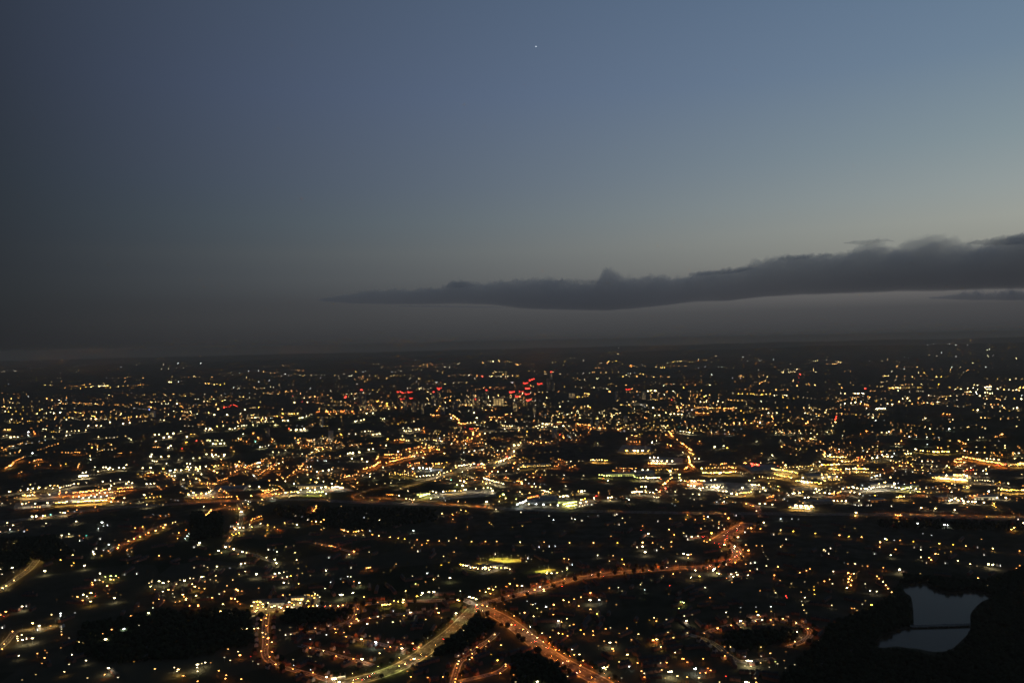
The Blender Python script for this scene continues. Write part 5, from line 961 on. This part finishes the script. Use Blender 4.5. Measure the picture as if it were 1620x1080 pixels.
shed(845, 738, 150, 50, 8, .03, 'cladding', "low shed with a dim cream-lit front", glow=('y', .5), doors=8, band=False)
shed(150, 792, 110, 60, 9, .12, 'cladding', "yellow-fronted depot at the end of the amber row", glow=('y', 1.6), doors=10)
shed(1300, 757, 120, 70, 10, .0, 'cladding', "depot behind the brightest row of floodlights", glow=('y', 1.2), doors=9)
shed(1295, 797, 105, 45, 9, .0, 'cladding', "dark shed behind the four glaring floodlights", glow=None)
shed(1395, 770, 90, 50, 9, .02, 'cladding', "flat white-lit shed under twin tall floodlights", glow=('w', 1.6), doors=7)
shed(1440, 772, 70, 45, 8, .02, 'cladding', "lime-tinted shed at the end of the white row", glow=('g', 1.3), doors=6)
shed(1560, 790, 90, 50, 9, .0, 'cladding', "white-lit depot shed with one red sign beside it", glow=('w', 2.0), doors=7)
shed(1390, 794, 60, 40, 8, .1, 'brick', "orange-washed brick shed near the motorway", glow=('o', .5), doors=4)
shed(1492, 792, 40, 30, 13, .1, 'brick', "tall orange-lit brick block near the motorway", glow=('o', .6), doors=3)
shed(1130, 768, 80, 50, 8, .0, 'cladding', "white-fronted shed in the row of cold floodlights", glow=('w', 2.2), doors=7)
shed(690, 745, 60, 40, 8, .0, 'cladding', "shed with five blinding white lamps in front", glow=('c', 2.0), doors=5)
shed(490, 772, 100, 50, 9, .05, 'cladding', "yellow-white lit terminal shed beside the dark field", glow=('y', 2.2), doors=9)
shed(668, 783, 45, 28, 6, .25, 'cladding', "angled shed with a lime yellow lit side", glow=('g', 3.5), doors=4)
shed(480, 682, 60, 40, 10, .1, 'slab', "oval-looking white hall ablaze with light", glow=('w', 4.0), doors=5)
shed(770, 683, 110, 40, 9, .0, 'slab', "pale flat-fronted hall on the city's near edge", glow=('y', .7), doors=10)
shed(1012, 641, 130, 40, 12, .0, 'slab', "long cream-lit hall beyond the pale towers", glow=('y', .9), doors=10)
shed(1421, 614, 170, 60, 12, .0, 'cladding', "far yellow-lit shed below the ridge", glow=('y', 2.0), doors=8)
shed(435, 958, 46, 24, 6, .1, 'slab', "small shop building in the white-lit retail yard", glow=('w', 1.0), doors=4)
shed(470, 949, 34, 18, 5, .1, 'slab', "canopy with a yellow glowing edge in the retail yard", glow=('y', 4.0), doors=3)
shed(392, 996, 22, 12, 5, .0, 'slab', "small building with a glowing amber eave by the orange street", glow=('y', 2.4), doors=3)
shed(780, 897, 60, 22, 5, .05, 'cladding', "low pavilion behind the string of white lamps", glow=('w', .8), doors=6)
shed(535, 1074, 26, 14, 5, .3, 'slab', "little white-lit shop at the frame's bottom edge", glow=('w', 4.0), doors=3)

def patch(name, pts, m, z): 
    q = [G(a, b) for a, b in pts]
    mb = MB(); mb.add([(p.x, p.y, z) for p in q], [tuple(range(len(q)))]); me = mb.mesh(name, [m])
    b2 = bmesh.new(); b2.from_mesh(me); b2.faces.ensure_lookup_table(); b2.faces[0].normal_update()
    if b2.faces[0].normal.z < 0: bmesh.ops.reverse_faces(b2, faces=b2.faces[:])
    b2.to_mesh(me); b2.free()
    return tag(link(name, me), kind="structure")
def pitch_mast(px, py, c, area, label, h=14.0):
    p = G(px, py)
    t = empty("floodlight_mast", p)
    m = MB(); m.bar((0, 0, 0), (0, 0, h), .2, 0, 6); m.bar((-2, 0, h - .1), (2, 0, h - .1), .1, 0, 5); m.build("mast", M['steel'], t)
    r = math.sqrt(area) / 2
    for sx in (-1.2, 1.2):
        m = MB(); m.box(sx, 0, h + .02, h + .3, 2 * r + .2, 2 * r + .2, 0, 1)
        m.quad((sx - r, r, h), (sx + r, r, h), (sx + r, -r, h), (sx - r, -r, h), 0)
        m.build("flood_lamp", [DOWN[c], M['steel']], t)
    name_by_place(t, label, "floodlight", "shaded floodlights over lit ground", p)
for pts in ([(775,883),(790,881),(824,884),(824,888),(800,890),(774,886)], [(753,890),(777,892),(779,894),(757,892)], [(846,903),(868,899),(880,900),(866,906),(849,907)]):
    patch("sports_pitch", pts, M['turf'], .05)
for q in ((781,884.5),(795,884.5),(809,886),(820,886.5),(788,886.5),(803,887.8),(760,891),(770,892),(853,904.5),(861,902.5),(868,901.5)): pitch_mast(*q, 'g' if int(q[0]) % 2 else 'y', 2.4, "shaded floodlight over the yellow pitch")
for pts in ([(1200,741),(1262,744),(1262,748),(1225,752),(1215,752)], [(1475,753),(1535,757),(1535,763),(1470,757)], [(890,793),(935,790),(945,796),(895,803),(885,800)], [(1250,770),(1290,768),(1300,775),(1255,776)],
            [(655,786),(690,779),(780,772),(785,784),(700,790)], [(20,788),(110,775),(180,775),(180,793),(60,798)], [(295,777),(345,776),(345,788),(300,788)], [(400,782),(540,768),(560,776),(420,788)],
            [(1245,797),(1290,798),(1290,803),(1250,804)], [(1090,758),(1200,766),(1190,783),(1090,772)], [(1360,764),(1450,766),(1450,776),(1360,778)], [(985,703),(1030,706),(1030,715),(975,716)], [(1030,722),(1080,724),(1080,734),(1030,734)],
            [(398,948),(445,945),(452,964),(402,970)], [(450,945),(505,940),(508,958),(455,966)], [(25,795),(80,793),(80,802),(20,806)]):
    patch("yard", pts, M['yard'], .04)
for q in ((1232,748,'y'),(1245,749,'y'),(1490,758.5,'y'),(1505,759,'y'),(1520,760,'y'),(898,797,'g'),(908,796,'g'),(918,797,'w'),(930,795,'w'),(1258,773,'y'),(1270,772,'w'),(1285,772,'w'),(330,783,'o'),(120,793,'y'),(140,792,'y'),(160,790,'y'),(460,778,'y'),(490,776,'g'),(520,773,'g'),(1262,801,'y'),(1280,801,'y'),
          (990,711,'y'),(1003,712,'y'),(1016,712,'y'),(1045,731,'o'),(1058,731,'o'),(412,957,'y'),(470,953,'y')):
    pitch_mast(q[0], q[1], q[2], 1.0 if q[1] < 720 else .55, "shaded floodlight over a lit yard")

# ---------------------------------------------------------------- city towers and cranes
def tower(px, py, wpx, hpx, wall, lit, label, red=False, col='y', rows=6):
    p = G(px, py); k = p.length / F; w, h = wpx * k, hpx * k; dep = w * .8
    t = empty("tower_block", p, RNG.uniform(-.2, .2))
    m = MB(); m.box(0, dep / 2, 0, h, w, dep); m.build("wall", M[wall], t)
    m = MB(); m.box(0, dep / 2, h + .05, h + 3.5, w * .5, dep * .5); m.build("roof", M['concrete'], t)
    n = 0
    for i in range(rows):
        z = h * (.12 + .8 * i / rows)
        for j in range(4):
            if RNG.random() > lit: continue
            m = MB(); m.box(-w * .38 + j * w * .25, -.1, z, z + h * .45 / rows, w * .17, .2, 0, 0, glow_rgb(col, 2.2 * RNG.uniform(.15, .7))); m.build("window", M['glow'], t)
    if red:
        m = MB(); m.box(0, dep * .3, h + 3.6, h + 3.6 + k * .9, k * 1.4, k, 0, 0, glow_rgb('r', 12)); m.build("warning_light", M['glow'], t)
    return tag(t, label, "tower block", "towers of the city centre")
for a in [(749,651,4.5,30,'concrete',.25,"slim city tower with a narrow strip of yellow windows",False),(756,650,5,25,'concrete',.2,"grey slab tower left standing beside the yellow strip tower".replace("left standing","standing"),False),
    (789,642,17,13,'concrete',.9,"broad office block with every floor glowing pale yellow",False),(686,641,6,20,'concrete',.1,"dark twin tower under the short row of red lights",True),(695,643,5,26,'concrete',.12,"taller dark tower beside the dark twin tower",True),
    (868,617,5,18,'concrete',.06,"dark tower standing beyond the red crane cluster",False),(875,618,4,14,'concrete',.08,"shorter dark tower beyond the red crane cluster",False),(877,692,7,13,'slab',.1,"pale tower block rising out of the black park edge",False),
    (936,676,3,11,'slab',.05,"thin white slab tower, first of the pale pair",False),(945,676,4,11,'slab',.08,"wider white slab tower, second of the pale pair",False),(975,633,3.2,13,'slab',.08,"narrow pale tower beside the orange streak",False),
    (1019,632,5.5,13,'slab',.15,"pale tower with speckled windows near the bright white pair",False),(523,696,7,14,'slab',.08,"pale block of flats on the near side of the suburbs",False),(508,675,5,15,'concrete',.12,"grey block of flats behind the pale block",False),
    (640,648,6,15,'concrete',.2,"city tower under the first red crane lights",False),(655,652,7,16,'concrete',.15,"square dark tower between the lit offices",False),(668,655,4,18,'concrete',.2,"slim grey tower in the middle of the offices",False),
    (700,655,6,14,'concrete',.25,"low tower beside the orange sign",False),(720,648,8,13,'concrete',.2,"wide dark tower before the yellow office block",False),(738,640,5,12,'concrete',.2,"small tower between the dark tower and the strip tower",False),
    (770,640,4,22,'concrete',.15,"tall thin tower with a single red light on top",True),(815,650,6,15,'concrete',.35,"tower with amber windows below the red cranes",False),(572,640,4.5,22,'concrete',.15,"lone tower with a red light far from the cranes",True),
    (576,647,5,22,'concrete',.3,"tower with an orange lit crown beside the lone tower",False),(846,655,5,11,'concrete',.2,"stubby tower below the red crane lights",False),(905,630,9,8,'slab',.2,"squat pale block behind the dark towers",False),
    (990,668,5,10,'slab',.1,"pale flats on the far side of the black park",False),(423,690,5,12,'concrete',.15,"grey flats among the white suburb lights",False),(240,660,6,9,'slab',.1,"pale block under the small blue light",False),(872,600,4,11,'slab',.1,"far block under a single red dot",True)]:
    tower(*a, rows=9 if a[3] > 15 else 6)

def crane(px, py, ang, lights_, label, boost=1.0):
    base = G(px, py + 13); k = base.length / F; h = 13 * k
    t = empty("tower_crane", base, ang); J = h * .62
    m = MB(); m.box(0, 0, 0, h * .9, 2.2, 2.2); m.box(0, 0, h * .9 + .01, h, 1.2, 1.2); m.build("mast", M['crane'], t)
    up = RNG.uniform(.0, .35)
    m = MB(); m.bar((0, 0, h * .9 + .8), (J, 0, h * .9 + .8 + J * up), .9, 0, 4); m.build("jib", M['crane'], t)
    m = MB(); m.box(-J * .16 - 1.2, 0, h * .9, h * .9 + 1.6, J * .3, 1.4); m.box(-J * .28, 0, h * .9 - 3, h * .9 - .02, 4, 2.0); m.build("counter_jib", M['concrete'], t)
    m = MB(); m.box(1.8, 1.2, h * .9 - 3, h * .9 - .05, 1.6, 1.8); m.build("cab", M['glass'], t)
    for i in range(lights_):
        x = J * (i + .3) / lights_
        m = MB(); zl = h * .9 + 2.2 + x * up; m.box(x, 0, zl, zl + k * .7, k * RNG.uniform(.5, 1.4), k * .8, 0, 0, glow_rgb('r', 9.0 * boost * RNG.uniform(.5, 1.3))); m.build("warning_light", M['glow'], t)
    m = MB(); m.box(0, 0, h + .1, h + .1 + k * .8, k * .9, k * .8, 0, 0, glow_rgb('r', 6.0 * boost)); m.build("warning_light", M['glow'], t)
    return tag(t, label, "crane", "construction cranes strung with red lights")
CW = [(829,606,.3,4,"topmost crane of the big red cluster, pointing along the skyline"),(838,601,.25,5,"crane with the highest red jib of the big cluster"),(851,607,.2,4,"outlying red-lit crane standing apart beyond the big cluster"),
    (832,614,.5,5,"brightest red crane in the middle of the big cluster"),(807,620,.2,6,"red crane at the near end of the big cluster with an orange glow below"),(831,623,.25,4,"red crane directly below the brightest one"),(834,633,.3,4,"lowest red crane of the big cluster"),
    (822,619,.3,3,"small red crane squeezed between the bigger ones"),(816,627,.1,4,"red crane over the orange-white sign"),(636,621,.4,2,"round bright red crane light in the smaller cluster"),(646,620,.5,3,"upper of the two linked cranes in the smaller red cluster"),
    (649,630,1.1,3,"lower steep crane of the smaller red cluster"),(634,631,.2,2,"orange-red crane light lowest in the smaller cluster"),(629,620,.7,2,"tiny crane at the edge of the smaller red cluster"),(692,614,.1,3,"crane whose red lights form a level row of three"),
    (991,616,.3,3,"dim red crane near the pale towers"),(546,629,1.5,4,"upright string of red lights on a lone crane far from the clusters"),(571,617,.2,1,"single red dot crane behind the lone tower"),(752,631,.2,2,"faint red crane above the yellow strip tower"),(763,540+290/6,.2,0,"distant crane with one faint red dot")]
for c_ in CW[:-1]: crane(*c_, boost=1.15 if c_[3] > 3 else .8)

# ---------------------------------------------------------------- air
hz = bpy.data.materials.new("thin_haze"); hz.use_nodes = True
nt = hz.node_tree; nt.nodes.clear()
pv = nt.nodes.new("ShaderNodeVolumePrincipled"); pv.inputs["Color"].default_value = (.90, .69, .52, 1); pv.inputs["Density"].default_value = HAZE; pv.inputs["Anisotropy"].default_value = .2
mo = nt.nodes.new("ShaderNodeOutputMaterial"); nt.links.new(pv.outputs[0], mo.inputs["Volume"])
m = MB(); m.box(0, 0, -1.0, EYE + 40, 130000, 130000)
o = m.build("haze", hz); tag(o, kind="stuff")
finish_labels()
